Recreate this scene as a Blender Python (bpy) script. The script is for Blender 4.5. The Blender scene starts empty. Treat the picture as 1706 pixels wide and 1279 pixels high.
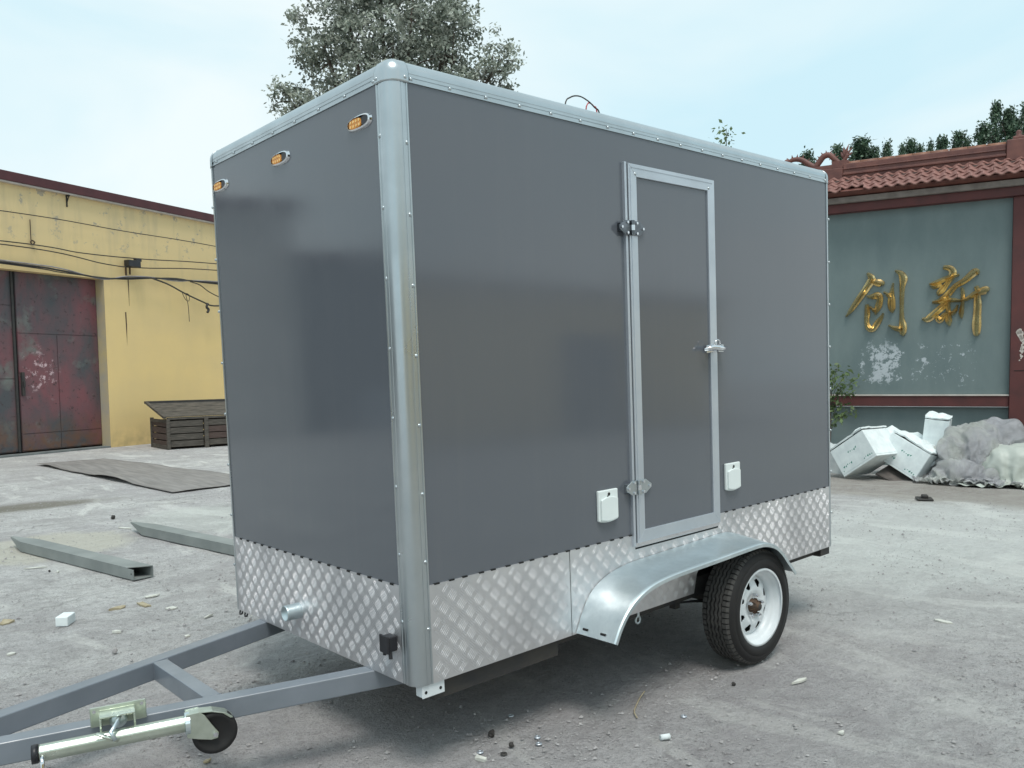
import bpy, bmesh, math, random
import numpy as np
from mathutils import Vector, Matrix, noise as mnoise
R = math.radians
rnd = random.Random(7)
scene = bpy.context.scene
COL = scene.collection

# ------------------------------------------------------------------ camera, sky, sun, exposure
cd = bpy.data.cameras.new('camera'); cam = bpy.data.objects.new('camera', cd); COL.objects.link(cam)
cd.sensor_width = 36.0; cd.lens = 29.44; cd.shift_y = 0.0411
cd.clip_start = 0.05; cd.clip_end = 1500.0
rot = Matrix(((0.74493, 0.05193, 0.66512), (-0.66699, 0.03662, 0.74416), (-0.01428, 0.99798, -0.06192)))
right, up, fwd = rot.col[0], rot.col[1], rot.col[2]
m = Matrix.Identity(4)
for i in range(3):
    m[i][0] = right[i]; m[i][1] = up[i]; m[i][2] = -fwd[i]
m.translation = Vector((-1.779, -2.590, 1.5619))
cam.matrix_world = m
scene.camera = cam
scene.view_settings.view_transform = 'Standard'; scene.view_settings.look = 'None'
scene.view_settings.exposure = 0.5; scene.view_settings.gamma = 1.0
scene.view_settings.use_curve_mapping = False

SUN_DIR = Vector((-0.22, -0.36, 0.90)).normalized()
elev = math.asin(SUN_DIR.z); azim = math.atan2(SUN_DIR.x, SUN_DIR.y)
w = bpy.data.worlds.new('World'); scene.world = w; w.use_nodes = True
nt = w.node_tree; nt.nodes.clear()
out = nt.nodes.new('ShaderNodeOutputWorld')
sky = nt.nodes.new('ShaderNodeTexSky'); sky.sky_type = 'NISHITA'; sky.sun_disc = False
sky.sun_elevation = elev; sky.sun_rotation = azim; sky.air_density = 1.2; sky.dust_density = 2.5; sky.ozone_density = 1.0
bg1 = nt.nodes.new('ShaderNodeBackground'); bg1.inputs['Strength'].default_value = 0.08
nt.links.new(sky.outputs[0], bg1.inputs['Color'])
# thin high cloud veil
tc = nt.nodes.new('ShaderNodeTexCoord'); mp = nt.nodes.new('ShaderNodeMapping')
mp.inputs['Scale'].default_value = (1.0, 1.0, 2.6)
nt.links.new(tc.outputs['Generated'], mp.inputs['Vector'])
nz = nt.nodes.new('ShaderNodeTexNoise'); nz.inputs['Scale'].default_value = 1.7; nz.inputs['Detail'].default_value = 5.0
nz.inputs['Roughness'].default_value = 0.5; nz.inputs['Distortion'].default_value = 0.5
nt.links.new(mp.outputs[0], nz.inputs['Vector'])
cr = nt.nodes.new('ShaderNodeValToRGB'); cr.color_ramp.elements[0].position = 0.36; cr.color_ramp.elements[1].position = 0.66
cr.color_ramp.elements[0].color = (0.62, 0.855, 0.94, 1); cr.color_ramp.elements[1].color = (0.87, 0.965, 0.975, 1)
nt.links.new(nz.outputs[0], cr.inputs[0])
bg2 = nt.nodes.new('ShaderNodeBackground'); bg2.inputs['Strength'].default_value = 0.76
nt.links.new(cr.outputs[0], bg2.inputs['Color'])
mx = nt.nodes.new('ShaderNodeMixShader'); mx.inputs[0].default_value = 0.93
nt.links.new(bg1.outputs[0], mx.inputs[1]); nt.links.new(bg2.outputs[0], mx.inputs[2])
nt.links.new(mx.outputs[0], out.inputs['Surface'])

sl = bpy.data.lights.new('sun', 'SUN'); sl.energy = 1.5; sl.angle = R(22); sl.color = (1.0, 0.96, 0.9)
so = bpy.data.objects.new('sun', sl); COL.objects.link(so)
so.rotation_euler = SUN_DIR.to_track_quat('Z', 'Y').to_euler()

# ------------------------------------------------------------------ materials
def _mix(nt, fac, a, b):
    n = nt.nodes.new('ShaderNodeMix'); n.data_type = 'RGBA'
    if fac is not None and not isinstance(fac, (int, float)): nt.links.new(fac, n.inputs[0])
    elif fac is not None: n.inputs[0].default_value = fac
    for s, i in ((a, 6), (b, 7)):
        if isinstance(s, tuple): n.inputs[i].default_value = (*s, 1) if len(s) == 3 else s
        else: nt.links.new(s, n.inputs[i])
    return n.outputs[2]
def _noise(nt, vec, scale, detail=4, rough=0.55, dist=0.0):
    n = nt.nodes.new('ShaderNodeTexNoise'); n.inputs['Scale'].default_value = scale; n.inputs['Detail'].default_value = detail
    n.inputs['Roughness'].default_value = rough; n.inputs['Distortion'].default_value = dist
    nt.links.new(vec, n.inputs['Vector']); return n.outputs[0]
def _ramp(nt, f, p0, p1, c0=(0, 0, 0), c1=(1, 1, 1)):
    n = nt.nodes.new('ShaderNodeValToRGB'); e = n.color_ramp.elements
    e[0].position = p0; e[1].position = p1; e[0].color = (*c0, 1); e[1].color = (*c1, 1)
    nt.links.new(f, n.inputs[0]); return n.outputs[0]
def _math(nt, op, a, b=None):
    n = nt.nodes.new('ShaderNodeMath'); n.operation = op
    for i, s in enumerate((a, b)):
        if s is None: continue
        if isinstance(s, (int, float)): n.inputs[i].default_value = s
        else: nt.links.new(s, n.inputs[i])
    return n.outputs[0]
def _range(nt, v, a, b, c=0.0, d=1.0):
    n = nt.nodes.new('ShaderNodeMapRange'); n.inputs[1].default_value = a; n.inputs[2].default_value = b
    n.inputs[3].default_value = c; n.inputs[4].default_value = d; n.clamp = True
    nt.links.new(v, n.inputs[0]); return n.outputs[0]
def _base(name):
    M = bpy.data.materials.new(name); M.use_nodes = True
    return M, M.node_tree, M.node_tree.nodes['Principled BSDF']
def _coord(nt, scale=(1, 1, 1)):
    t = nt.nodes.new('ShaderNodeTexCoord'); mpn = nt.nodes.new('ShaderNodeMapping'); mpn.inputs['Scale'].default_value = scale
    nt.links.new(t.outputs['Object'], mpn.inputs['Vector']); return mpn.outputs[0]
def _bump(nt, bs, h, strength, dist=0.01):
    b = nt.nodes.new('ShaderNodeBump'); b.inputs['Strength'].default_value = strength; b.inputs['Distance'].default_value = dist
    nt.links.new(h, b.inputs['Height']); nt.links.new(b.outputs[0], bs.inputs['Normal'])
def pmat(name, c1, c2=None, scale=6.0, rough=0.6, rough2=None, metal=0.0, bump=0.0, bscale=None, bdist=0.005, detail=5, stretch=(1, 1, 1), lo=0.35, hi=0.65, spec=None):
    M, nt, bs = _base(name)
    v = _coord(nt, stretch); f = _noise(nt, v, scale, detail)
    r = _ramp(nt, f, lo, hi)
    nt.links.new(_mix(nt, r, c1, c2 or tuple(x * 0.8 for x in c1)), bs.inputs['Base Color'])
    if rough2 is None: bs.inputs['Roughness'].default_value = rough
    else: nt.links.new(_range(nt, f, lo, hi, rough, rough2), bs.inputs['Roughness'])
    bs.inputs['Metallic'].default_value = metal
    if name == 'grey gloss panel':
        sk_ = _ramp(nt, _noise(nt, _coord(nt, (5, 5, 0.25)), 2.5, 8, 0.7), 0.52, 0.75)
        nt.links.new(_mix(nt, _math(nt, 'MULTIPLY', sk_, 0.03), bs.inputs['Base Color'].links[0].from_socket, (0.30, 0.29, 0.27)), bs.inputs['Base Color'])
        nt.links.new(_math(nt, 'ADD', _range(nt, _noise(nt, v, 3.5, 9, 0.7), 0.35, 0.7, rough - 0.02, rough + 0.04), 0.0), bs.inputs['Roughness'])
    if spec is not None: bs.inputs['Specular IOR Level'].default_value = spec
    if bump: _bump(nt, bs, _noise(nt, v, bscale or scale * 6, 4), bump, bdist)
    return M

M = {}
M['panel'] = pmat('grey gloss panel', (0.110, 0.120, 0.138), (0.116, 0.126, 0.144), 0.8, rough=0.10, rough2=0.15, bump=0.03, spec=0.6, bscale=1.3, bdist=0.01)
M['alu'] = pmat('aluminium profile', (0.52, 0.56, 0.58), (0.46, 0.50, 0.52), 5, rough=0.27, rough2=0.36, metal=0.95, stretch=(1, 1, 1))
M['alu_door'] = pmat('aluminium door frame', (0.58, 0.62, 0.67), (0.52, 0.56, 0.61), 5, rough=0.36, rough2=0.46, metal=0.7)
M['tread'] = pmat('tread plate aluminium', (0.76, 0.755, 0.77), (0.58, 0.575, 0.59), 3, rough=0.38, rough2=0.55, metal=0.92, bump=0.05, bscale=120, bdist=0.002)
M['galv'] = pmat('galvanised steel', (0.74, 0.82, 0.84), (0.52, 0.60, 0.63), 7, rough=0.33, rough2=0.5, metal=0.9, bump=0.03, bscale=60, bdist=0.002, detail=8)
M['zinc'] = pmat('yellow zinc steel', (0.66, 0.71, 0.62), (0.50, 0.55, 0.47), 14, rough=0.25, rough2=0.42, metal=0.9)
M['dark_chrome'] = pmat('dark chrome plate', (0.20, 0.21, 0.23), (0.12, 0.13, 0.14), 20, rough=0.16, rough2=0.3, metal=1.0)
M['render_grey'] = pmat('pale grey render', (0.50, 0.49, 0.46), (0.40, 0.39, 0.37), 2, rough=0.85)
M['chrome'] = pmat('chrome', (0.75, 0.76, 0.78), (0.7, 0.7, 0.72), 5, rough=0.1, metal=1.0)
M['frame'] = pmat('painted frame steel', (0.20, 0.225, 0.26), (0.17, 0.195, 0.225), 6, rough=0.28, rough2=0.4, bump=0.05, bscale=90, bdist=0.002, spec=0.8)
M['dark_steel'] = pmat('dark underbody steel', (0.03, 0.03, 0.032), (0.05, 0.045, 0.04), 8, rough=0.7)  # also darkens the chassis rails in place of underbody shade
M['rubber'] = pmat('tyre rubber', (0.009, 0.0085, 0.009), (0.014, 0.013, 0.013), 16, rough=0.62, rough2=0.75, bump=0.1, bscale=150, bdist=0.001)
M['tread_rub'] = pmat('tread rubber', (0.05, 0.048, 0.046), (0.075, 0.072, 0.068), 22, rough=0.8)
M['black_plastic'] = pmat('black plastic', (0.012, 0.012, 0.016), (0.02, 0.02, 0.024), 12, rough=0.4)
M['rim'] = pmat('white painted rim', (0.74, 0.78, 0.80), (0.66, 0.70, 0.72), 12, rough=0.28, rough2=0.4)
M['rust'] = pmat('rusty hub', (0.10, 0.055, 0.03), (0.05, 0.035, 0.025), 40, rough=0.75, bump=0.3, bscale=80)
M['white_plastic'] = pmat('white plastic', (0.78, 0.83, 0.82), (0.74, 0.80, 0.79), 6, rough=0.3)
M['amber'] = pmat('amber lens', (0.75, 0.30, 0.03), (0.55, 0.20, 0.02), 60, rough=0.15)
M['led'] = pmat('led dot', (0.95, 0.62, 0.22), (0.85, 0.5, 0.15), 60, rough=0.2)
M['black_hole'] = pmat('dark gap', (0.008, 0.008, 0.009), (0.012, 0.012, 0.012), 5, rough=0.9)
M['red_wire'] = pmat('red wire', (0.5, 0.03, 0.04), None, 5, rough=0.4)
M['cable'] = pmat('black cable', (0.02, 0.018, 0.018), (0.05, 0.045, 0.04), 3, rough=0.6)
M['pale_cable'] = pmat('pale cable', (0.35, 0.33, 0.34), (0.2, 0.18, 0.19), 3, rough=0.6)
M['wood'] = pmat('weathered wood', (0.05, 0.045, 0.038), (0.115, 0.10, 0.085), 5, rough=0.85, bump=0.4, bscale=30, stretch=(1, 1, 9), detail=8)
M['wood_red'] = pmat('faded brown board', (0.065, 0.042, 0.036), (0.10, 0.07, 0.06), 6, rough=0.85, bump=0.3, bscale=30, stretch=(1, 1, 7), detail=8)
M['fascia'] = pmat('dark red fascia', (0.085, 0.022, 0.026), (0.065, 0.018, 0.022), 3, rough=0.6)
M['white_trim'] = pmat('pale trim', (0.55, 0.5, 0.46), (0.45, 0.4, 0.36), 5, rough=0.7)
M['red_beam'] = pmat('dark red painted concrete', (0.105, 0.028, 0.026), (0.075, 0.023, 0.022), 4, rough=0.65, bump=0.1, bscale=40)
M['tile'] = pmat('pink red roof tile', (0.32, 0.16, 0.135), (0.20, 0.088, 0.075), 11, rough=0.55, bump=0.15, bscale=60)
M['ridge'] = pmat('ridge tile', (0.17, 0.065, 0.05), (0.11, 0.04, 0.034), 6, rough=0.55, bump=0.2, bscale=40)
M['ridge_warm'] = pmat('ridge cap tile', (0.26, 0.11, 0.06), (0.17, 0.07, 0.045), 6, rough=0.55)
M['ledge'] = pmat('grey concrete ledge', (0.24, 0.21, 0.19), (0.17, 0.145, 0.13), 6, rough=0.85, bump=0.2)
M['brown_wall'] = pmat('brown painted wall', (0.075, 0.04, 0.035), (0.12, 0.085, 0.075), 9, rough=0.8, bump=0.2)
M['gold'] = pmat('gold letter', (0.84, 0.66, 0.34), (0.55, 0.41, 0.19), 7, rough=0.22, rough2=0.34, metal=0.9)
M['foam'] = pmat('white foam', (0.80, 0.86, 0.86), (0.68, 0.74, 0.75), 8, rough=0.8, bump=0.25, bscale=70)
M['foam_grey'] = pmat('dirty foam', (0.42, 0.46, 0.47), (0.58, 0.62, 0.62), 5, rough=0.85, bump=0.25, bscale=70)
M['green_print'] = pmat('green print', (0.04, 0.28, 0.20), (0.03, 0.2, 0.16), 8, rough=0.7)
M['cardboard'] = pmat('dark cardboard', (0.14, 0.12, 0.11), (0.08, 0.07, 0.065), 8, rough=0.9)
M['paper'] = pmat('pale scrap', (0.62, 0.63, 0.58), (0.5, 0.5, 0.45), 20, rough=0.8)
M['tan_scrap'] = pmat('tan scrap', (0.42, 0.37, 0.26), (0.3, 0.25, 0.16), 20, rough=0.85)
M['bark'] = pmat('bark', (0.12, 0.095, 0.075), (0.07, 0.055, 0.045), 9, rough=0.9, bump=0.5, bscale=30)
M['mat_sheet'] = pmat('grey board sheet', (0.18, 0.17, 0.165), (0.27, 0.255, 0.245), 2.2, rough=0.7, bump=0.1, bscale=20, stretch=(6, 0.6, 1))
M['channel'] = pmat('grey green channel steel', (0.19, 0.21, 0.205), (0.26, 0.28, 0.27), 4, rough=0.55, rough2=0.7, bump=0.08, bscale=50)
M['stone'] = pmat('pebble stone', (0.22, 0.21, 0.21), (0.44, 0.43, 0.425), 4, rough=0.9)
M['plinth'] = pmat('grey render', (0.18, 0.2, 0.2), (0.12, 0.13, 0.13), 3, rough=0.85)

def leafmat(name, a, b, tr=0.12):
    Mx, nt, bs = _base(name)
    oi = nt.nodes.new('ShaderNodeObjectInfo'); g = nt.nodes.new('ShaderNodeNewGeometry')
    r = _ramp(nt, g.outputs['Random Per Island'], 0.0, 1.0, a, b)
    cl = _ramp(nt, _noise(nt, _coord(nt), 2.6, 3), 0.38, 0.62, (0.5, 0.5, 0.5), (1.25, 1.25, 1.25)); mm_ = nt.nodes.new('ShaderNodeMix'); mm_.data_type = 'RGBA'; mm_.blend_type = 'MULTIPLY'; mm_.inputs[0].default_value = 1.0; nt.links.new(r, mm_.inputs[6]); nt.links.new(cl, mm_.inputs[7]); r = mm_.outputs[2]  # paints highlit and shaded leaf clumps into the colour
    nt.links.new(r, bs.inputs['Base Color']); bs.inputs['Roughness'].default_value = 0.5
    td = nt.nodes.new('ShaderNodeBsdfTranslucent'); nt.links.new(r, td.inputs['Color'])
    ms = nt.nodes.new('ShaderNodeMixShader'); ms.inputs[0].default_value = tr
    nt.links.new(bs.outputs[0], ms.inputs[1]); nt.links.new(td.outputs[0], ms.inputs[2])
    nt.links.new(ms.outputs[0], nt.nodes['Material Output'].inputs['Surface'])
    return Mx
M['leaf_big'] = leafmat('grey green leaf', (0.12, 0.15, 0.115), (0.62, 0.65, 0.57), 0.4)
M['leaf_poplar'] = leafmat('poplar leaf', (0.04, 0.085, 0.055), (0.12, 0.18, 0.11))
M['leaf_light'] = leafmat('light leaf', (0.11, 0.17, 0.07), (0.2, 0.27, 0.12), 0.3)

# roof tiles differ a little from one to the next
nt = M['tile'].node_tree; bs = nt.nodes['Principled BSDF']; oi = nt.nodes.new('ShaderNodeObjectInfo'); src = bs.inputs['Base Color'].links[0].from_socket
nt.links.new(_mix(nt, _math(nt, 'MULTIPLY', oi.outputs['Random'], 0.6), src, (0.20, 0.105, 0.09)), bs.inputs['Base Color'])

# yellow painted wall
Mx, nt, bs = _base('yellow peeling wall'); v = _coord(nt); sp = nt.nodes.new('ShaderNodeSeparateXYZ'); nt.links.new(v, sp.inputs[0])
n1 = _noise(nt, v, 0.9, 5); c = _mix(nt, _ramp(nt, n1, 0.3, 0.7), (0.82, 0.60, 0.265), (0.74, 0.55, 0.265))
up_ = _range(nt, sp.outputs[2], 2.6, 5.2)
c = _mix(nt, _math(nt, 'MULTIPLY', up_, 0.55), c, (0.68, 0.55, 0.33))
v2 = _coord(nt, (1.0, 1, 0.16)); st = _ramp(nt, _noise(nt, v2, 3.2, 6), 0.5, 0.75)
c = _mix(nt, _math(nt, 'MULTIPLY', _math(nt, 'MULTIPLY', st, up_), 0.45), c, (0.36, 0.31, 0.22))
pe = _ramp(nt, _noise(nt, v, 3.1, 12, 0.72), 0.575, 0.60)
pe2 = _math(nt, 'MULTIPLY', pe, _range(nt, sp.outputs[2], 4.2, 5.0))
c = _mix(nt, pe2, c, (0.42, 0.36, 0.27))
pf = _ramp(nt, _noise(nt, _coord(nt, (1, 1, 1.3)), 7.5, 14, 0.8), 0.645, 0.66)
c = _mix(nt, _math(nt, 'MULTIPLY', pf, _range(nt, sp.outputs[2], 3.6, 5.0)), c, (0.10, 0.085, 0.07))
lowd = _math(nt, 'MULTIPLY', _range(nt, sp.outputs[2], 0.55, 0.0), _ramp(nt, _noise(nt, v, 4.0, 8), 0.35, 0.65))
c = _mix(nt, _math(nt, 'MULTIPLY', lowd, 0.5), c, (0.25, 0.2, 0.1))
nt.links.new(c, bs.inputs['Base Color']); bs.inputs['Roughness'].default_value = 0.85
_bump(nt, bs, _noise(nt, v, 18, 8), 0.25, 0.01); M['yellow'] = Mx
M['reveal'] = pmat('beige reveal', (0.40, 0.36, 0.29), (0.52, 0.42, 0.22), 1.6, rough=0.85)

# rusty painted gate
Mx, nt, bs = _base('worn red gate paint'); v = _coord(nt); sp = nt.nodes.new('ShaderNodeSeparateXYZ'); nt.links.new(v, sp.inputs[0])
n1 = _noise(nt, _coord(nt, (1, 1, 0.55)), 0.85, 6, 0.6, 0.3)
c = _mix(nt, _ramp(nt, n1, 0.38, 0.56), (0.195, 0.072, 0.082), (0.07, 0.074, 0.082))
c = _mix(nt, _ramp(nt, _noise(nt, v, 1.7, 8, 0.6), 0.55, 0.72), c, (0.15, 0.17, 0.155))
c = _mix(nt, _ramp(nt, _noise(nt, v, 7, 12, 0.75), 0.56, 0.64), c, (0.05, 0.03, 0.03))
msk = _math(nt, 'MULTIPLY', _range(nt, sp.outputs[2], 1.1, 1.6), _range(nt, sp.outputs[2], 2.4, 1.9))
msk = _math(nt, 'MULTIPLY', msk, _math(nt, 'MULTIPLY', _range(nt, sp.outputs[0], -1.9, -1.7), _range(nt, sp.outputs[0], -0.95, -1.2)))
c = _mix(nt, _math(nt, 'MULTIPLY', _ramp(nt, _noise(nt, v, 5, 12, 0.75), 0.57, 0.60), msk), c, (0.62, 0.45, 0.47))
c = _mix(nt, _math(nt, 'MULTIPLY', _range(nt, sp.outputs[2], 0.9, 0.15), _ramp(nt, _noise(nt, v, 4, 10, 0.7), 0.38, 0.6)), c, (0.15, 0.075, 0.045))
nt.links.new(c, bs.inputs['Base Color']); bs.inputs['Roughness'].default_value = 0.55
_bump(nt, bs, _noise(nt, v, 2.4, 4), 0.35, 0.03); M['gate'] = Mx

# teal panel with peeled paint
Mx, nt, bs = _base('grey green panel'); v = _coord(nt); sp = nt.nodes.new('ShaderNodeSeparateXYZ'); nt.links.new(v, sp.inputs[0])
c = _mix(nt, _ramp(nt, _noise(nt, _coord(nt, (1, 1, 0.4)), 2.2, 7, 0.6), 0.35, 0.65), (0.125, 0.168, 0.172), (0.16, 0.205, 0.205))
mk = _math(nt, 'MULTIPLY', _range(nt, sp.outputs[2], 1.2, 1.4), _range(nt, sp.outputs[2], 2.15, 1.85))
wide = _math(nt, 'MULTIPLY', mk, _math(nt, 'MULTIPLY', _range(nt, sp.outputs[0], -0.75, -0.4), _range(nt, sp.outputs[0], 1.3, 1.1)))
core = _math(nt, 'MULTIPLY', mk, _math(nt, 'MULTIPLY', _range(nt, sp.outputs[0], 0.45, 0.7), _range(nt, sp.outputs[0], 1.1, 0.9)))
thr = _math(nt, 'ADD', _noise(nt, v, 7.5, 14, 0.78), _math(nt, 'MULTIPLY', core, 0.10))
thr = _math(nt, 'ADD', thr, _math(nt, 'MULTIPLY', wide, 0.055))
c = _mix(nt, _math(nt, 'MULTIPLY', _ramp(nt, thr, 0.625, 0.637), wide), c, (0.43, 0.47, 0.50))
c = _mix(nt, _ramp(nt, _noise(nt, v, 12, 10, 0.8), 0.70, 0.72), c, (0.09, 0.11, 0.11))
nt.links.new(c, bs.inputs['Base Color']); bs.inputs['Roughness'].default_value = 0.7
_bump(nt, bs, _noise(nt, v, 25, 6), 0.12, 0.01); M['teal'] = Mx

# dusty concrete and dirt yard
Mx, nt, bs = _base('dusty concrete yard'); v = _coord(nt)
big = _noise(nt, v, 0.33, 5, 0.55, 0.4); mid = _noise(nt, v, 1.5, 7, 0.62, 0.6); fine = _noise(nt, v, 14, 8, 0.7); vf = _noise(nt, v, 85, 6, 0.7)
strk = _noise(nt, _coord(nt, (0.9, 3.4, 1)), 1.6, 7, 0.65, 0.8)
c = _mix(nt, _ramp(nt, big, 0.38, 0.62), (0.56, 0.545, 0.548), (0.71, 0.71, 0.69))
c = _mix(nt, _math(nt, 'MULTIPLY', _ramp(nt, mid, 0.42, 0.64), 0.65), c, (0.45, 0.438, 0.435))
c = _mix(nt, _math(nt, 'MULTIPLY', _ramp(nt, strk, 0.52, 0.7), 0.5), c, (0.76, 0.77, 0.74))
c = _mix(nt, _math(nt, 'MULTIPLY', _ramp(nt, fine, 0.46, 0.66), 0.4), c, (0.22, 0.21, 0.205))
c = _mix(nt, _math(nt, 'MULTIPLY', _ramp(nt, vf, 0.53, 0.63), 0.6), c, (0.17, 0.165, 0.16))
c = _mix(nt, _math(nt, 'MULTIPLY', _ramp(nt, _noise(nt, v, 55, 5, 0.7), 0.56, 0.66), 0.6), c, (0.68, 0.68, 0.65))
c = _mix(nt, _math(nt, 'MULTIPLY', _ramp(nt, _noise(nt, v, 210, 3, 0.7), 0.5, 0.62), 0.45), c, (0.19, 0.183, 0.185))
c = _mix(nt, _math(nt, 'MULTIPLY', _ramp(nt, _noise(nt, _coord(nt, (1, 1.6, 1)), 4.2, 9, 0.72, 1.2), 0.52, 0.66), 0.55), c, (0.33, 0.315, 0.32))
vo = nt.nodes.new('ShaderNodeTexVoronoi'); vo.feature = 'DISTANCE_TO_EDGE'; vo.inputs['Scale'].default_value = 0.42; vd = nt.nodes.new('ShaderNodeVectorMath'); vd.operation = 'ADD'
vn = nt.nodes.new('ShaderNodeTexNoise'); vn.inputs['Scale'].default_value = 2.2; vn.inputs['Detail'].default_value = 6; nt.links.new(v, vn.inputs['Vector']); vsc = nt.nodes.new('ShaderNodeVectorMath'); vsc.operation = 'SCALE'; vsc.inputs['Scale'].default_value = 0.5
nt.links.new(vn.outputs['Color'], vsc.inputs[0]); nt.links.new(v, vd.inputs[0]); nt.links.new(vsc.outputs[0], vd.inputs[1]); nt.links.new(vd.outputs[0], vo.inputs['Vector'])
crk = _math(nt, 'MULTIPLY', _range(nt, vo.outputs[0], 0.007, 0.0), _ramp(nt, _noise(nt, v, 0.5, 2), 0.45, 0.55))
c = _mix(nt, _math(nt, 'MULTIPLY', crk, 0.6), c, (0.16, 0.15, 0.145))
c = _mix(nt, _math(nt, 'MULTIPLY', _ramp(nt, _noise(nt, _coord(nt, (0.35, 1.1, 1)), 1.1, 6, 0.6, 1.6), 0.50, 0.60), 0.4), c, (0.36, 0.34, 0.342))
c = _mix(nt, _math(nt, 'MULTIPLY', _ramp(nt, _noise(nt, _coord(nt, (1.2, 0.5, 1)), 0.8, 7, 0.65, 2.2), 0.54, 0.62), 0.45), c, (0.80, 0.80, 0.76))
# patches of dirt, paler dusty concrete, and areas only shifted in tone
sp = nt.nodes.new('ShaderNodeSeparateXYZ'); nt.links.new(v, sp.inputs[0])
def blob(cx, cy, rx, ry, soft=0.5):
    dx = _math(nt, 'MULTIPLY', _math(nt, 'SUBTRACT', sp.outputs[0], cx), 1 / rx); dy = _math(nt, 'MULTIPLY', _math(nt, 'SUBTRACT', sp.outputs[1], cy), 1 / ry)
    d = _math(nt, 'SQRT', _math(nt, 'ADD', _math(nt, 'MULTIPLY', dx, dx), _math(nt, 'MULTIPLY', dy, dy)))
    d = _math(nt, 'ADD', d, _math(nt, 'MULTIPLY', _math(nt, 'SUBTRACT', mid, 0.5), 1.2))
    return _range(nt, d, 1.0 + soft * 0.5, 1.0 - soft * 0.5)
c = _mix(nt, _math(nt, 'MULTIPLY', blob(0.9, 0.0, 2.9, 1.7, 1.2), 0.38), c, (0.34, 0.315, 0.328))  # darker purplish tone under and before the trailer
c = _mix(nt, _math(nt, 'MULTIPLY', blob(6.3, 0.6, 3.0, 1.5, 0.9), 0.5), c, (0.66, 0.69, 0.66))
c = _mix(nt, _math(nt, 'MULTIPLY', blob(2.0, 6.6, 0.9, 1.0, 0.3), 0.35), c, (0.60, 0.64, 0.59))
c = _mix(nt, _math(nt, 'MULTIPLY', blob(0.2, 6.2, 0.7, 0.7, 0.3), 0.6), c, (0.60, 0.58, 0.48))
c = _mix(nt, _math(nt, 'MULTIPLY', blob(0.3, 9.2, 1.2, 0.35, 0.5), 0.7), c, (0.14, 0.125, 0.085))
c = _mix(nt, _math(nt, 'MULTIPLY', blob(9.3, 2.3, 1.0, 2.6, 0.5), 0.6), c, (0.25, 0.215, 0.18))
c = _mix(nt, _math(nt, 'MULTIPLY', blob(13, -6, 6, 3, 0.6), 0.5), c, (0.56, 0.56, 0.52))  # off-view pale patch painted as sunlit ground for the side panel's reflection
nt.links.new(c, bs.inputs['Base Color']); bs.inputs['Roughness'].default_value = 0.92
bs.inputs['Specular IOR Level'].default_value = 0.25
hh = _math(nt, 'ADD', _math(nt, 'MULTIPLY', vf, 0.35), _math(nt, 'ADD', fine, _math(nt, 'MULTIPLY', mid, 1.5)))
_bump(nt, bs, hh, 1.0, 0.045); M['ground'] = Mx

# plastic sacks
Mx, nt, bs = _base('grey plastic film'); v = _coord(nt)
c = _mix(nt, _ramp(nt, _noise(nt, v, 2.2, 7), 0.4, 0.6), (0.70, 0.70, 0.735), (0.84, 0.86, 0.82))
nt.links.new(c, bs.inputs['Base Color']); bs.inputs['Specular IOR Level'].default_value = 0.9; bs.inputs['Roughness'].default_value = 0.2
_bump(nt, bs, _noise(nt, v, 11, 8, 0.7, 4.5), 1.0, 0.06)
td = nt.nodes.new('ShaderNodeBsdfTranslucent'); nt.links.new(c, td.inputs['Color']); ms = nt.nodes.new('ShaderNodeMixShader'); ms.inputs[0].default_value = 0.3
nt.links.new(bs.outputs[0], ms.inputs[1]); nt.links.new(td.outputs[0], ms.inputs[2]); nt.links.new(ms.outputs[0], nt.nodes['Material Output'].inputs['Surface']); M['film'] = Mx
M['film_pale'] = pmat('pale sack', (0.46, 0.49, 0.45), (0.38, 0.41, 0.37), 3, rough=0.5, bump=0.4, bscale=9, bdist=0.02)

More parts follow.
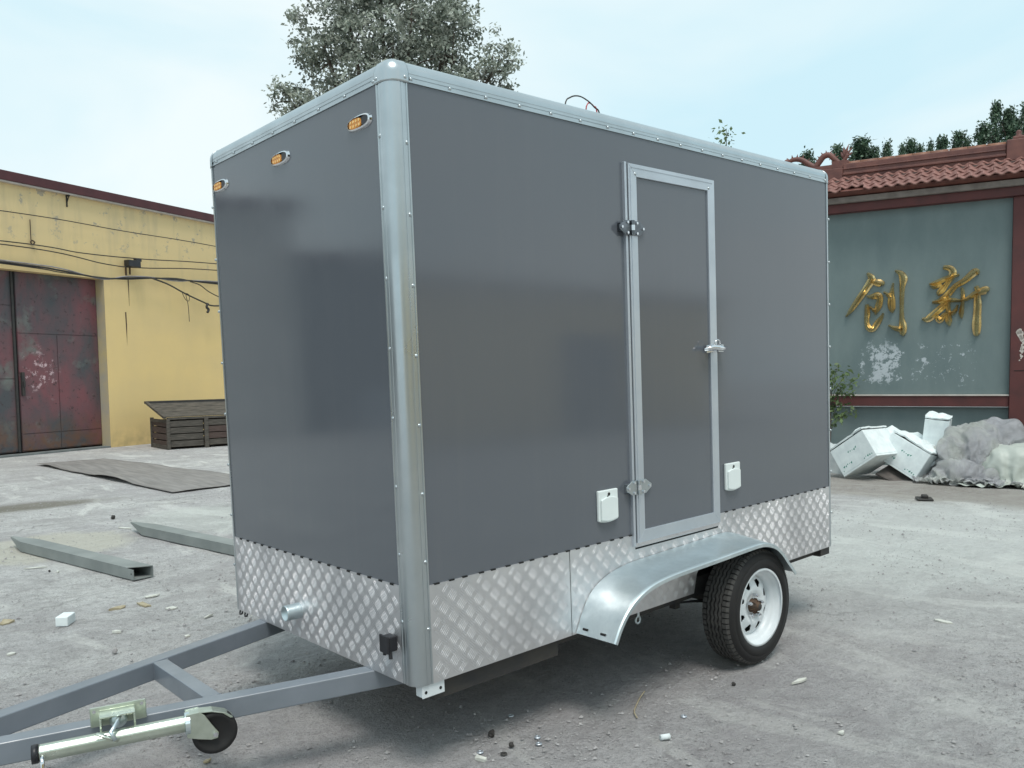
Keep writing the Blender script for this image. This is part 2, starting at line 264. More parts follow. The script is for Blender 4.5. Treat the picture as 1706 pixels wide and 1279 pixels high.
# ------------------------------------------------------------------ mesh builder
class MB:
    def __init__(s): s.v = []; s.f = []; s.sm = []
    def add(s, vs, fs, smooth=False, mat=None):
        b = len(s.v)
        for p in vs: s.v.append(tuple(mat @ Vector(p)) if mat is not None else tuple(p))
        for f in fs: s.f.append(tuple(b + i for i in f)); s.sm.append(smooth)
        return s
    def box(s, x0, x1, y0, y1, z0, z1, mat=None):
        vs = [(x0, y0, z0), (x1, y0, z0), (x1, y1, z0), (x0, y1, z0), (x0, y0, z1), (x1, y0, z1), (x1, y1, z1), (x0, y1, z1)]
        return s.add(vs, [(0, 3, 2, 1), (4, 5, 6, 7), (0, 1, 5, 4), (1, 2, 6, 5), (2, 3, 7, 6), (3, 0, 4, 7)], False, mat)
    def beam(s, p, q, wdt, hgt, up=(0, 0, 1)):
        p = Vector(p); q = Vector(q); d = (q - p); L = d.length; d.normalize(); upv = Vector(up)
        sd = d.cross(upv)
        if sd.length < 1e-5: sd = Vector((1, 0, 0))
        sd.normalize(); u2 = sd.cross(d)
        mm = Matrix((( *d, 0), (*sd, 0), (*u2, 0), (0, 0, 0, 1))).transposed(); mm.translation = p
        return s.box(0, L, -wdt / 2, wdt / 2, -hgt / 2, hgt / 2, mm)
    def tube(s, path, r, n=8, caps=True, smooth=True, flat=None):
        P = [Vector(p) for p in path]; rings = []; prev = None
        for i, p in enumerate(P):
            d = (P[min(i + 1, len(P) - 1)] - P[max(i - 1, 0)]).normalized()
            if prev is None:
                a = Vector((0, 0, 1)) if abs(d.z) < 0.9 else Vector((1, 0, 0)); a = (a - d * a.dot(d)).normalized()
            else:
                a = prev - d * prev.dot(d); a = a.normalized() if a.length > 1e-6 else prev
            prev = a; b = d.cross(a); rr = r[i] if isinstance(r, (list, tuple)) else r
            ring = [p + (a * math.cos(2 * math.pi * k / n) + b * math.sin(2 * math.pi * k / n)) * rr for k in range(n)]
            if flat:
                ax = Vector(flat[0]); ring = [p + (q - p) - ax * ((q - p).dot(ax)) * (1 - flat[1]) for q in ring]
            rings.append(ring)
        vs = [q for ring in rings for q in ring]; fs = []
        for i in range(len(P) - 1):
            for k in range(n):
                k2 = (k + 1) % n; fs.append((i * n + k, i * n + k2, (i + 1) * n + k2, (i + 1) * n + k))
        if caps: fs.append(tuple(range(n - 1, -1, -1))); fs.append(tuple((len(P) - 1) * n + k for k in range(n)))
        return s.add(vs, fs, smooth)
    def cyl(s, p, q, r, n=20, r2=None): return s.tube([p, q], [r, r2 if r2 is not None else r], n, True, False)
    def lathe(s, prof, mat, n=64, smooth=True, close=False):
        # prof = (radius, axial) pairs round local Z
        vs = []; k = len(prof)
        for i in range(n):
            a = 2 * math.pi * i / n
            for r_, z in prof: vs.append((r_ * math.cos(a), r_ * math.sin(a), z))
        fs = []
        for i in range(n):
            j = (i + 1) % n
            for t in range(k if close else k - 1):
                t2 = (t + 1) % k; fs.append((i * k + t, j * k + t, j * k + t2, i * k + t2))
        return s.add(vs, fs, smooth, mat)
    def prism(s, poly, d0, d1, mat=None, smooth=False):
        # poly in local XY, extruded along local Z from d0 to d1
        n = len(poly); vs = [(x, y, d0) for x, y in poly] + [(x, y, d1) for x, y in poly]
        fs = [tuple(range(n - 1, -1, -1)), tuple(range(n, 2 * n))] + [(i, (i + 1) % n, n + (i + 1) % n, n + i) for i in range(n)]
        return s.add(vs, fs, smooth, mat)
    def build(s, name, mat, parent=None, bevel=0.0, seg=2, mesh_only=False, fix=True):
        me = bpy.data.meshes.new(name); me.from_pydata(s.v, [], s.f); me.polygons.foreach_set('use_smooth', s.sm)
        if fix:
            bm = bmesh.new(); bm.from_mesh(me); bmesh.ops.recalc_face_normals(bm, faces=bm.faces); bm.to_mesh(me); bm.free()
        me.materials.append(M[mat]); me.update()
        if mesh_only: return me
        o = bpy.data.objects.new(name, me); COL.objects.link(o); o.parent = parent
        if bevel:
            b = o.modifiers.new('bevel', 'BEVEL'); b.width = bevel; b.segments = seg; b.limit_method = 'ANGLE'; b.angle_limit = R(40)
        return o
def inst(name, me, parent, loc=(0, 0, 0), rot=(0, 0, 0), sc=(1, 1, 1)):
    o = bpy.data.objects.new(name, me); COL.objects.link(o); o.parent = parent
    o.location = loc; o.rotation_euler = rot; o.scale = sc; return o
def tag(o, label=None, cat=None, group=None, kind=None):
    if label: o['label'] = label
    if cat: o['category'] = cat
    if group: o['group'] = group
    if kind: o['kind'] = kind
    return o
def empty(name, loc=(0, 0, 0), rot=(0, 0, 0), parent=None):
    o = bpy.data.objects.new(name, None); COL.objects.link(o); o.location = loc; o.rotation_euler = rot; o.parent = parent
    o.empty_display_size = 0.2; return o
def axis_mat(p, d):
    d = Vector(d).normalized(); return Matrix.Translation(Vector(p)) @ d.to_track_quat('Z', 'Y').to_matrix().to_4x4()
def nz3(p, s=1.0, seed=0.0): return mnoise.noise(Vector((p[0] * s + seed, p[1] * s - seed, p[2] * s + seed * 2)))

# ------------------------------------------------------------------ ground
xs = sorted(set([round(x, 3) for x in list(np.arange(-4, 12.01, 0.12)) + list(np.arange(-40, -4, 4)) + list(np.arange(14, 60, 4)) + [-400, -200, -100, 100, 200, 400]]))
ys = sorted(set([round(x, 3) for x in list(np.arange(-3, 12.01, 0.12)) + list(np.arange(-40, -3, 4)) + list(np.arange(12.6, 22, 0.6)) + list(np.arange(24, 60, 4)) + [-400, -200, -100, 100, 200, 400]]))
vs = []
for y in ys:
    for x in xs:
        near = 1.0 if (-4 < x < 12 and -3 < y < 12) else 0.0
        z = near * (0.006 * mnoise.noise(Vector((x * 2.3, y * 2.3, 0))) + 0.004 * mnoise.noise(Vector((x * 6, y * 6, 3)))) - 0.006
        vs.append((x, y, z))
nx = len(xs); g = MB(); g.v = vs
g.f = [(j * nx + i, j * nx + i + 1, (j + 1) * nx + i + 1, (j + 1) * nx + i) for j in range(len(ys) - 1) for i in range(nx - 1)]
g.sm = [True] * len(g.f)
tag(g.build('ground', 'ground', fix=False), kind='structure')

# loose grit on the yard
rg = np.random.RandomState(3)
N = 42000
rr = 2.6 + (rg.rand(N) ** 1.5) * 11.0; aa = np.radians(-6 + rg.rand(N) * 108)
px = -1.78 + rr * np.cos(aa); py = -2.59 + rr * np.sin(aa)
keep = np.array([mnoise.noise(Vector((a * 0.9, b * 0.9, 5.0))) + 0.6 * mnoise.noise(Vector((a * 3, b * 3, 9.0))) > 0.02 + 0.45 * (rg.rand() - 0.5) for a, b in zip(px, py)])
px = px[keep]; py = py[keep]; n_ = len(px)
sz = 0.0018 + 0.009 * rg.rand(n_) ** 9 + 0.0016 * rg.rand(n_) + 0.0005 * np.hypot(px + 1.78, py + 2.59) * rg.rand(n_)
octv = np.array([(1, 0, 0), (0, 1, 0), (-1, 0, 0), (0, -1, 0), (0, 0, 0.7), (0, 0, -0.5)], float)
octf = [(0, 1, 4), (1, 2, 4), (2, 3, 4), (3, 0, 4)]
V = octv[None] * (sz[:, None, None]) * (0.6 + 0.8 * rg.rand(n_, 6, 1)); th = rg.rand(n_) * 6.28
cx, sx = np.cos(th)[:, None], np.sin(th)[:, None]
X = V[:, :, 0] * cx - V[:, :, 1] * sx + px[:, None]; Y_ = V[:, :, 0] * sx + V[:, :, 1] * cx + py[:, None]; Z = V[:, :, 2] - 0.003 + sz[:, None] * 0.2
P_ = np.stack([X, Y_, Z], -1).reshape(-1, 3)
F_ = (np.array(octf)[None] + (np.arange(n_) * 6)[:, None, None]).reshape(-1, 3)
me = bpy.data.meshes.new('gravel'); me.from_pydata(P_.tolist(), [], F_.tolist()); me.materials.append(M['stone'])
o = bpy.data.objects.new('gravel', me); COL.objects.link(o)
tag(o, 'fine grit and crushed stone scattered over the dusty yard', 'gravel', kind='stuff')

# ------------------------------------------------------------------ the box trailer
TR = empty('box_trailer', (0.0227, -0.0079, 0.3699), (-0.008757, -0.02208, 0.0015715))
tag(TR, 'grey box trailer with aluminium edges and side door, parked in the yard', 'trailer')
L_, W_, H_ = 3.25, 1.636, 2.35
rc = 0.046
# body panels
MB().box(0.05, 1.284, 0.0, 0.04, 0.385, H_ - 0.05).box(1.991, L_ - 0.03, 0.0, 0.04, 0.385, H_ - 0.05).box(1.284, 1.991, 0.0, 0.04, 2.14, H_ - 0.05).build('side_panel', 'panel', TR)
MB().box(0.0, 0.04, 0.05, W_ - 0.03, 0.385, H_ - 0.05).build('front_panel', 'panel', TR)
MB().box(0.05, L_ - 0.03, W_ - 0.04, W_, 0.0, H_ - 0.05).build('far_side_panel', 'panel', TR)
MB().box(L_ - 0.04, L_, 0.05, W_ - 0.05, 0.0, H_ - 0.05).build('rear_panel', 'panel', TR)
MB().box(0.03, L_ - 0.03, 0.03, W_ - 0.03, H_ - 0.045, H_ - 0.012).build('roof', 'alu', TR)
MB().box(0.045, L_ - 0.045, 0.045, W_ - 0.045, 0.004, 0.06).build('floor', 'dark_steel', TR)

def prof(fa, fb, th=0.005):
    # corner profile in the (a,b) plane, corner at the origin: flanges fa along a (outer face b=-th) and fb along b (outer face a=-th)
    def flange(f, t=th):
        return [(f, 0.0015), (f, -t), (f - 0.006, -t), (f - 0.0075, -t + 0.0028), (f - 0.017, -t + 0.0028), (f - 0.0185, -t), (f - 0.028, -t), (f - 0.029, -t + 0.0012), (f - 0.031, -t + 0.0012), (f - 0.032, -t)] if f > 0.06 else [(f, 0.0015), (f, -t), (f - 0.002, -t)]
    A = flange(fa); Bf = [(y, x) for x, y in flange(fb)]
    arc = []
    for k in range(0, 11):
        t = math.pi / 2 * k / 10
        arc.append((rc - (rc + th) * math.sin(t), rc - (rc + th) * math.cos(t)))
    return A + arc + Bf[::-1]
def sweep(pr, to3, t0, t1):
    n = len(pr); mb = MB(); vs = [to3(a, b, t0) for a, b in pr] + [to3(a, b, t1) for a, b in pr]
    fs = [(i, i + 1, n + i + 1, n + i) for i in range(n - 1)]
    # closed inner skin
    mb.add(vs, fs, True); return mb
def trim(name, pr, to3, t0, t1):
    o = sweep(pr, to3, t0, t1).build(name, 'alu', TR, fix=False)
    s = o.modifiers.new('edge', 'EDGE_SPLIT'); s.split_angle = R(28); return o
trim('corner_post', prof(0.076, 0.083), lambda a, b, t: (a, b, t), 0.0, 2.272)
trim('corner_post', prof(0.052, 0.05), lambda a, b, t: (a, W_ - b, t), 0.0, 2.272)
trim('corner_post', prof(0.05, 0.05), lambda a, b, t: (L_ - a, b, t), 0.0, 2.272)
trim('corner_post', prof(0.05, 0.05), lambda a, b, t: (L_ - a, W_ - b, t), 0.0, 2.272)
trim('roof_edge_trim', prof(0.08, 0.08), lambda a, b, t: (t, b, H_ - a), 0.075, L_ - 0.05)
trim('roof_edge_trim', prof(0.08, 0.08), lambda a, b, t: (b, t, H_ - a), 0.075, W_ - 0.05)
trim('roof_edge_trim', prof(0.08, 0.08), lambda a, b, t: (t, W_ - b, H_ - a), 0.075, L_ - 0.05)
trim('roof_edge_trim', prof(0.08, 0.08), lambda a, b, t: (L_ - b, t, H_ - a), 0.075, W_ - 0.05)
def cap(fx, fy, sxg, syg, ox, oy):
    # rounded corner cap: quarter-round on three sides
    g_ = 14; vs = []; idx = {}; mb = MB(); e = 0.007; r_ = rc + 0.002; zb = 0.083
    def P(u, v_, w_): # u,v in plan 0..1, w down 0..1
        p = Vector((-e + u * (fx + e), -e + v_ * (fy + e), -e + w_ * (zb + e)))
        q = Vector((max(p.x, r_), max(p.y, r_), max(p.z, r_))); d = p - q
        if d.length > 1e-6:
            lim = r_ + e
            dd = Vector((d.x, d.y, d.z)); k = max(abs(dd.x), abs(dd.y), abs(dd.z)) / dd.length; p = q + dd * k
        return (ox + sxg * p.x, oy + syg * p.y, H_ - p.z)
    for face in range(3):
        b = len(vs); 
        for i in range(g_ + 1):
            for j in range(g_ + 1):
                a1, a2 = i / g_, j / g_
                vs.append(P(a1, a2, 0) if face == 0 else P(0, a1, a2) if face == 1 else P(a1, 0, a2))
        for i in range(g_):
            for j in range(g_): mb.f.append((b + i * (g_ + 1) + j, b + (i + 1) * (g_ + 1) + j, b + (i + 1) * (g_ + 1) + j + 1, b + i * (g_ + 1) + j + 1)); mb.sm.append(True)
    mb.v = vs
    me = mb.build('corner_cap', 'alu', None, mesh_only=True)
    bm = bmesh.new(); bm.from_mesh(me); bmesh.ops.remove_doubles(bm, verts=bm.verts, dist=1e-5); bmesh.ops.recalc_face_normals(bm, faces=bm.faces); bm.to_mesh(me); bm.free()
    o = bpy.data.objects.new('corner_cap', me); COL.objects.link(o); o.parent = TR
    s_ = o.modifiers.new('solid', 'SOLIDIFY'); s_.thickness = 0.003; s_.offset = 0
cap(0.082, 0.088, 1, 1, 0, 0); cap(0.056, 0.056, 1, -1, 0, W_); cap(0.056, 0.056, -1, 1, L_, 0); cap(0.056, 0.056, -1, -1, L_, W_)
# rivets: one domed pan head mesh, many copies
rv = MB().lathe([(0.0001, 0.005), (0.004, 0.0045), (0.0065, 0.003), (0.0078, 0.0)], Matrix.Identity(4), 10).build('rivet', 'alu', mesh_only=True)
def rivet(p, ax):
    q = Vector(ax).to_track_quat('Z', 'Y').to_euler(); inst('rivet', rv, TR, p, q)
x = 0.095
while x < 3.2: rivet((x, -0.003, 2.283), (0, -1, 0)); x += 0.182
y = 0.10
while y < 1.6: rivet((-0.003, y, 2.283), (-1, 0, 0)); y += 0.205
z = 2.262
for i, z in enumerate([2.283] + [2.05 - 0.262 * k for k in range(8)]):
    if i: rivet((0.064, -0.003, z), (0, -1, 0)); rivet((-0.003, 0.071, z + 0.03), (-1, 0, 0))
    if i: rivet((3.225, -0.005, z), (0, -1, 0)); rivet((-0.005, 1.607, z + 0.02), (-1, 0, 0))
rivet((0.066, -0.0075, 2.285), (0, -1, 0)); rivet((-0.0075, 0.074, 2.285), (-1, 0, 0))

# tread plates
def bars(mb, u0, u1, v0, v1, to3, skip=None, cell=0.0435, h=0.0012):
    nu = int((u1 - u0) / cell) + 1; nv = int((v1 - v0) / cell) + 1
    for i in range(nu):
        for j in range(nv):
            cu = u0 + (i + 0.5) * cell; cv = v0 + (j + 0.5) * cell; s_ = 1 if (i + j) % 2 else -1
            dx, dy = math.cos(R(47)) * s_, math.sin(R(47)); ex, ey = -dy, dx
            for k in (-2, -1, 0, 1, 2):
                c0, c1 = cu + ex * k * 0.0089, cv + ey * k * 0.0089; l = 0.024 - abs(k) * 0.0012; w_ = 0.0019
                P = [(c0 - dx * l, c1 - dy * l, 0.0), (c0 + ex * w_, c1 + ey * w_, 0), (c0 + dx * l, c1 + dy * l, 0), (c0 - ex * w_, c1 - ey * w_, 0), (c0 - dx * l * 0.5, c1 - dy * l * 0.5, h), (c0 + dx * l * 0.5, c1 + dy * l * 0.5, h)]
                if any(not (u0 + 0.001 < p[0] < u1 - 0.001 and v0 + 0.001 < p[1] < v1 - 0.001) for p in P): continue
                if skip and any(skip(p[0], p[1]) for p in P): continue
                b = len(mb.v); mb.v += [to3(*p) for p in P]
                mb.f += [(b, b + 3, b + 5, b + 4), (b + 3, b + 2, b + 5), (b + 2, b + 1, b + 4, b + 5), (b + 1, b, b + 4)]; mb.sm += [False] * 4
# side
S3 = lambda u, v_, h: (u, -0.004 - h, v_)
MB().box(0.072, 0.846, -0.004, 0.02, 0.0, 0.385).build('side_tread_plate', 'tread', TR)
# second side plate with a wheel arch cut-out (x 1.78..2.44)
def archz(x):
    if x < 1.76 or x > 2.42: return 0.0
    t = (x - 2.09) / 0.33; return 0.20 * (max(0.0, 1 - abs(t) ** 3)) ** 0.5
mb = MB(); xa = [0.850] + [1.0 + 0.1 * k for k in range(8)] + [1.76 + 0.66 * k / 24 for k in range(25)] + [2.6, 2.8, 3.0, 3.2]
def topz(x): return 0.385
for i in range(len(xa) - 1):
    x0, x1 = xa[i], xa[i + 1]; z0, z1 = archz(x0), archz(x1); b = len(mb.v)
    mb.v += [(x0, -0.004, z0), (x1, -0.004, z1), (x1, -0.004, 0.385), (x0, -0.004, 0.385), (x0, 0.02, z0), (x1, 0.02, z1), (x1, 0.02, 0.385), (x0, 0.02, 0.385)]
    mb.f += [(b, b + 1, b + 2, b + 3), (b + 5, b + 4, b + 7, b + 6), (b, b + 4, b + 5, b + 1), (b + 3, b + 2, b + 6, b + 7)]; mb.sm += [False] * 4
mb.build('side_tread_plate', 'tread', TR)
sb = MB(); bars(sb, 0.078, 0.846, 0.0, 0.385, S3)
bars(sb, 0.851, 3.2, 0.0, 0.385, S3, skip=lambda u, v_: v_ < archz(u) + 0.004 or (1.27 < u < 1.99 and v_ > 0.321))
tag(sb.build('tread_bar', 'tread', TR, fix=False), kind='stuff')
F3 = lambda u, v_, h: (-0.004 - h, u, v_)
MB().box(-0.004, 0.02, 0.083, 1.588, 0.0, 0.385).build('front_tread_plate', 'tread', TR)
fb = MB(); bars(fb, 0.086, 1.586, 0.0, 0.385, F3)
tag(fb.build('tread_bar', 'tread', TR, fix=False), kind='stuff')
MB().box(0.846, 0.85, -0.0015, 0.02, 0, 0.385).build('seam', 'black_hole', TR)
gp = MB(); x = 0.1  # short black dashes along the top edge of the tread plates
while x < 3.17:
    if not 1.27 < x < 2.0: gp.box(x, x + 0.026, -0.0055, -0.0005, 0.382, 0.388)
    x += rnd.uniform(0.06, 0.1)
for k in range(18): gp.box(-0.0055, -0.0005, 0.12 + k * 0.081, 0.145 + k * 0.081, 0.380, 0.387)
tag(gp.build('edge_dash', 'black_hole', TR), kind='stuff')

# door
D = MB().box(1.310, 1.970, -0.012, 0.03, 0.36, 2.12).build('door', 'panel', TR)
dx0, dx1, dz0, dz1 = 1.300, 1.986, 0.345, 2.137; fw = 0.058
def dstrip(poly, y0=-0.021, y1=-0.010): # mitred strips
    return MB().prism([(a, b) for a, b in poly], y0, y1, Matrix(((1, 0, 0, 0), (0, 0, 1, 0), (0, 1, 0, 0), (0, 0, 0, 1))))
dstrip([(dx0, dz1), (dx1, dz1), (dx1 - fw, dz1 - fw), (dx0 + fw, dz1 - fw)]).build('door_frame', 'alu_door', D, 0.0015)
dstrip([(dx0, dz0), (dx1, dz0), (dx1 - fw, dz0 + fw), (dx0 + fw, dz0 + fw)]).build('door_frame', 'alu_door', D, 0.0015)
dstrip([(dx0, dz0), (dx0 + fw, dz0 + fw), (dx0 + fw, dz1 - fw), (dx0, dz1)]).build('door_frame', 'alu_door', D, 0.0015)
dstrip([(dx1, dz0), (dx1 - fw, dz0 + fw), (dx1 - fw, dz1 - fw), (dx1, dz1)]).build('door_frame', 'alu_door', D, 0.0015)
mb = MB().box(dx0 + 0.012, dx0 + 0.016, -0.0235, -0.02, dz0 + 0.02, dz1 - 0.02).box(dx0 + 0.02, dx1 - 0.02, -0.0235, -0.02, dz1 - 0.018, dz1 - 0.014)
mb.build('door_frame_rib', 'alu_door', D)
MB().box(1.278, 1.2935, -0.016, 0.001, 0.33, 2.142).build('door_jamb', 'alu_door', TR, 0.001)
MB().box(1.2935, 1.2995, -0.006, 0.02, 0.33, 2.142).build('door_gap', 'black_hole', TR)
MB().box(1.296, 1.988, -0.010, 0.01, 0.322, 0.3445).build('door_sill', 'chrome', TR, 0.001)
MB().box(1.30, 1.985, -0.0045, 0.0, 0.312, 0.3215).build('door_gap', 'black_hole', TR)
for x, z in ((dx0 + 0.05, dz1 - 0.045), (dx1 - 0.05, dz1 - 0.045)): 
    rr_ = inst('rivet', rv, D, (x, -0.0205, z), (R(90), 0, 0))
def hinge(z, m1):
    h_ = MB(); Y = Matrix(((1, 0, 0, 0), (0, 0, 1, 0), (0, 1, 0, 0), (0, 0, 0, 1)))
    h_.prism([(1.222, z - 0.008), (1.262, z - 0.034), (1.300, z - 0.034), (1.300, z + 0.034), (1.262, z + 0.034), (1.222, z + 0.008)], -0.0265, -0.0215, Y)
    h_.box(1.235, 1.285, -0.0215, 0.0, z - 0.02, z + 0.02)
    h_.prism([(1.322, z - 0.034), (1.365, z - 0.034), (1.408, z - 0.007), (1.408, z + 0.007), (1.365, z + 0.034), (1.322, z + 0.034)], -0.0265, -0.0215, Y)
    o = h_.build('hinge', m1, TR, 0.0015)
    MB().cyl((1.311, -0.030, z - 0.034), (1.311, -0.030, z - 0.013), 0.0105, 14).build('hinge_knuckle', m1, o); MB().cyl((1.311, -0.030, z + 0.013), (1.311, -0.030, z + 0.034), 0.0105, 14).build('hinge_knuckle', m1, o)
    MB().cyl((1.311, -0.030, z - 0.0125), (1.311, -0.030, z + 0.0125), 0.0112, 14).build('hinge_pin', 'chrome', o)
    for bx, bz in ((1.238, z), (1.278, z + 0.024), (1.278, z - 0.024), (1.345, z + 0.024), (1.345, z - 0.024), (1.390, z)):
        b = MB().cyl((bx, -0.0265, bz), (bx, -0.032, bz), 0.0065, 8).build('bolt', 'chrome', o)
hinge(1.838, 'dark_chrome'); hinge(0.615, 'alu')
# latch: plates either side of the frame, lever and ring
lt = MB().prism([(1.885, 1.245), (1.945, 1.25), (1.945, 1.29), (1.885, 1.285)], -0.028, -0.0212, Matrix(((1, 0, 0, 0), (0, 0, 1, 0), (0, 1, 0, 0), (0, 0, 0, 1)))).box(1.989, 2.035, -0.028, -0.001, 1.25, 1.288).build('door_latch', 'chrome', D, 0.002)
MB().tube([(1.835, -0.045, 1.262), (1.89, -0.062, 1.274), (1.95, -0.064, 1.270), (1.99, -0.055, 1.266), (2.045, -0.040, 1.273)], [0.008, 0.014, 0.016, 0.013, 0.006], 10).build('latch_lever', 'chrome', lt)
MB().tube([(1.925 + 0.022 * math.cos(a), -0.066, 1.290 + 0.022 * math.sin(a)) for a in [2 * math.pi * k / 14 for k in range(13)]], 0.0032, 7).build('latch_ring', 'chrome', lt)
MB().cyl((1.925, -0.02, 1.27), (1.925, -0.055, 1.27), 0.012, 12).cyl((2.01, -0.02, 1.27), (2.01, -0.045, 1.27), 0.010, 12).build('latch_pivot', 'chrome', lt)

# white socket covers
def cover(x0, z0, w_, h_):
    Y = Matrix(((1, 0, 0, 0), (0, 0, 1, 0), (0, 1, 0, 0), (0, 0, 0, 1)))
    bot = [(x0 + w_ * t, z0 - 0.010 * math.sin(math.pi * t)) for t in [k / 8 for k in range(9)]]
    c = MB().prism(bot + [(x0 + w_, z0 + h_), (x0, z0 + h_)], -0.016, 0.0, Y).build('socket_cover', 'white_plastic', TR, 0.005, 3)
    lid = [(x0 + 0.010 + (w_ - 0.02) * t, z0 + 0.006 - 0.009 * math.sin(math.pi * t)) for t in [k / 8 for k in range(9)]] + [(x0 + w_ - 0.01, z0 + h_ - 0.042)] + [(x0 + w_ - 0.01 - (w_ - 0.02) * t, z0 + h_ - 0.042 + 0.012 * math.sin(math.pi * t)) for t in (0.25, 0.5, 0.75)] + [(x0 + 0.010, z0 + h_ - 0.042)]
    MB().prism(lid, -0.026, -0.0165, Y).build('cover_flap', 'white_plastic', c, 0.004, 3)
    MB().cyl((x0 + w_ * 0.52, -0.0155, z0 + h_ - 0.020), (x0 + w_ * 0.52, -0.0185, z0 + h_ - 0.020), 0.0075, 12).box(x0 + w_ * 0.52 - 0.012, x0 + w_ * 0.52 - 0.004, -0.0175, -0.0155, z0 + h_ - 0.032, z0 + h_ - 0.026).build('lock', 'black_plastic', c)
cover(1.037, 0.486, 0.134, 0.142); cover(2.055, 0.506, 0.134, 0.142)

# amber marker lights
def stad(w_, h_, p=2.6, n=28):
    o_ = []
    for k in range(n):
        a = 2 * math.pi * k / n; c_, s_ = math.cos(a), math.sin(a)
        o_.append((w_ / 2 * math.copysign(abs(c_) ** (2 / p), c_), h_ / 2 * math.copysign(abs(s_) ** (2 / p), s_)))
    return o_
for yc in (0.206, 0.859, 1.500):
    Xm = Matrix(((0, 0, -1, 0), (-1, 0, 0, yc), (0, 1, 0, 2.160), (0, 0, 0, 1)))   # local X -> -y (right in the picture), Y -> z, Z -> -x
    bz = MB(); A = stad(0.168, 0.058); B = stad(0.160, 0.051); C_ = stad(0.146, 0.041); n = len(A)
    bz.add([(x, y_, 0) for x, y_ in A] + [(x, y_, 0.009) for x, y_ in B] + [(x, y_, 0.012) for x, y_ in C_] + [(x, y_, 0.004) for x, y_ in C_],
           [(k + n * q, (k + 1) % n + n * q, (k + 1) % n + n * (q + 1), k + n * (q + 1)) for q in range(3) for k in range(n)], False, Xm)
    b = bz.build('marker_light', 'chrome', TR)
    lens = MB().prism([(x * 0.62 - 0.024, y_) for x, y_ in stad(0.146, 0.0395)], 0.003, 0.010, Xm).build('lens', 'amber', b, 0.003)
    MB().prism([(x * 0.34 + 0.044, y_) for x, y_ in stad(0.146, 0.0395)], 0.003, 0.009, Xm).build('lens_housing', 'black_plastic', b, 0.003)
    dots = MB()
    for q in range(4):
        for s_ in (-1, 1): dots.cyl(tuple(Xm @ Vector((-0.052 + q * 0.020, s_ * 0.0085, 0.0095))), tuple(Xm @ Vector((-0.052 + q * 0.020, s_ * 0.0085, 0.0120))), 0.0055, 8)
    dots.build('light_emitter', 'led', b)

# drain pipe, plug socket, hooks, brackets
pp = [(0.012, -0.075), (0.028, -0.075), (0.031, -0.070)] + [(0.030 + 0.002 * (k % 2), -0.062 + 0.009 * k) for k in range(8)] + [(0.034, 0.01)]
mb = MB().lathe([(0.034, -0.078), (0.036, -0.076), (0.0355, -0.07)] + [(0.0345 + 0.0022 * (k % 2), -0.064 + 0.008 * k) for k in range(9)] + [(0.036, 0.006)], axis_mat((0, 0.913, 0.128), (1, 0, 0)), 24)
mb.lathe([(0.034, -0.078), (0.0315, -0.078), (0.031, 0.0)], axis_mat((0, 0.913, 0.128), (1, 0, 0)), 24)
pd = mb.build('drain_pipe', 'galv', TR)
MB().cyl((-0.045, 0.913, 0.128), (0.0, 0.913, 0.128), 0.0305, 20).build('pipe_bore', 'black_hole', pd)
sk = MB().box(-0.045, -0.005, 0.108, 0.160, 0.125, 0.185).box(-0.055, -0.045, 0.104, 0.164, 0.12, 0.192).build('plug_socket', 'black_plastic', TR, 0.006, 3)
MB().cyl((-0.035, 0.118, 0.13), (-0.038, 0.112, 0.098), 0.008, 8).cyl((-0.035, 0.150, 0.13), (-0.038, 0.154, 0.106), 0.008, 8).build('socket_lug', 'black_plastic', sk)
for k in range(2):
    y0 = 1.585 - k * 0.06
    MB().tube([(0.01, y0, 0.01), (0.0, y0, -0.015), (-0.004, y0 - 0.012, -0.022), (-0.004, y0 - 0.034, -0.016), (0.0, y0 - 0.036, 0.0)], 0.0045, 8).build('hook', 'black_plastic', TR)
br = MB().box(0.028, 0.135, 0.004, 0.009, -0.052, 0.0).box(0.03, 0.06, 0.0095, 0.05, -0.05, -0.002).build('corner_bracket', 'rim', TR, 0.002)
MB().cyl((0.045, 0.003, -0.030), (0.045, 0.0095, -0.030), 0.0065, 12).cyl((0.115, 0.003, -0.030), (0.115, 0.0095, -0.030), 0.0065, 12).build('bolt_hole', 'black_hole', br)
MB().box(3.11, 3.22, 0.01, 0.02, -0.05, 0.0).box(3.12, 3.215, 0.0205, 0.09, -0.055, -0.001).build('corner_bracket', 'dark_steel', TR, 0.002)

# drawbar frame
def inner(x, far=False):
    y = 0.365 + 0.290 * (-x); return (W_ - y) if far else y
a = math.atan(0.29); bw = 0.072; bh = 0.080; off = bw / 2 / math.cos(a)
x1_ = -1.52
for far in (False, True):
    sg = 1 if far else -1
    p = (0.80, inner(0.80, far) + sg * off, -bh / 2 - 0.001); q = (x1_, inner(x1_, far) + sg * off, -bh / 2 - 0.001)
    MB().beam(p, q, bw, bh).build('drawbar_beam', 'frame', TR, 0.005, 3)
MB().beam((-0.575, inner(-0.575) + 0.003, -bh / 2 - 0.002), (-0.575, inner(-0.575, True) - 0.003, -bh / 2 - 0.002), 0.062, bh - 0.002).build('cross_beam', 'frame', TR, 0.004, 3)
for far in (False, True):
    ye = inner(-0.575, far) + (0.002 if not far else -0.002)
    for xe in (-0.6065, -0.5435):
        wb_ = MB(); rz_ = random.Random(int(xe * 1000) + far)
        for k in range(9): wb_.lathe([(0.0001, 0.003), (0.0045 + 0.001 * rz_.random(), 0.0), (0.0001, -0.003)], Matrix.Translation((xe + rz_.uniform(-0.001, 0.001), ye, -0.075 + k * 0.0088)), 8)
        wb_.build('weld_bead', 'frame', TR)
MB().box(-1.80, -1.42, 0.745, 0.89, -0.0845, -0.0015).build('coupling_plate', 'frame', TR, 0.004)
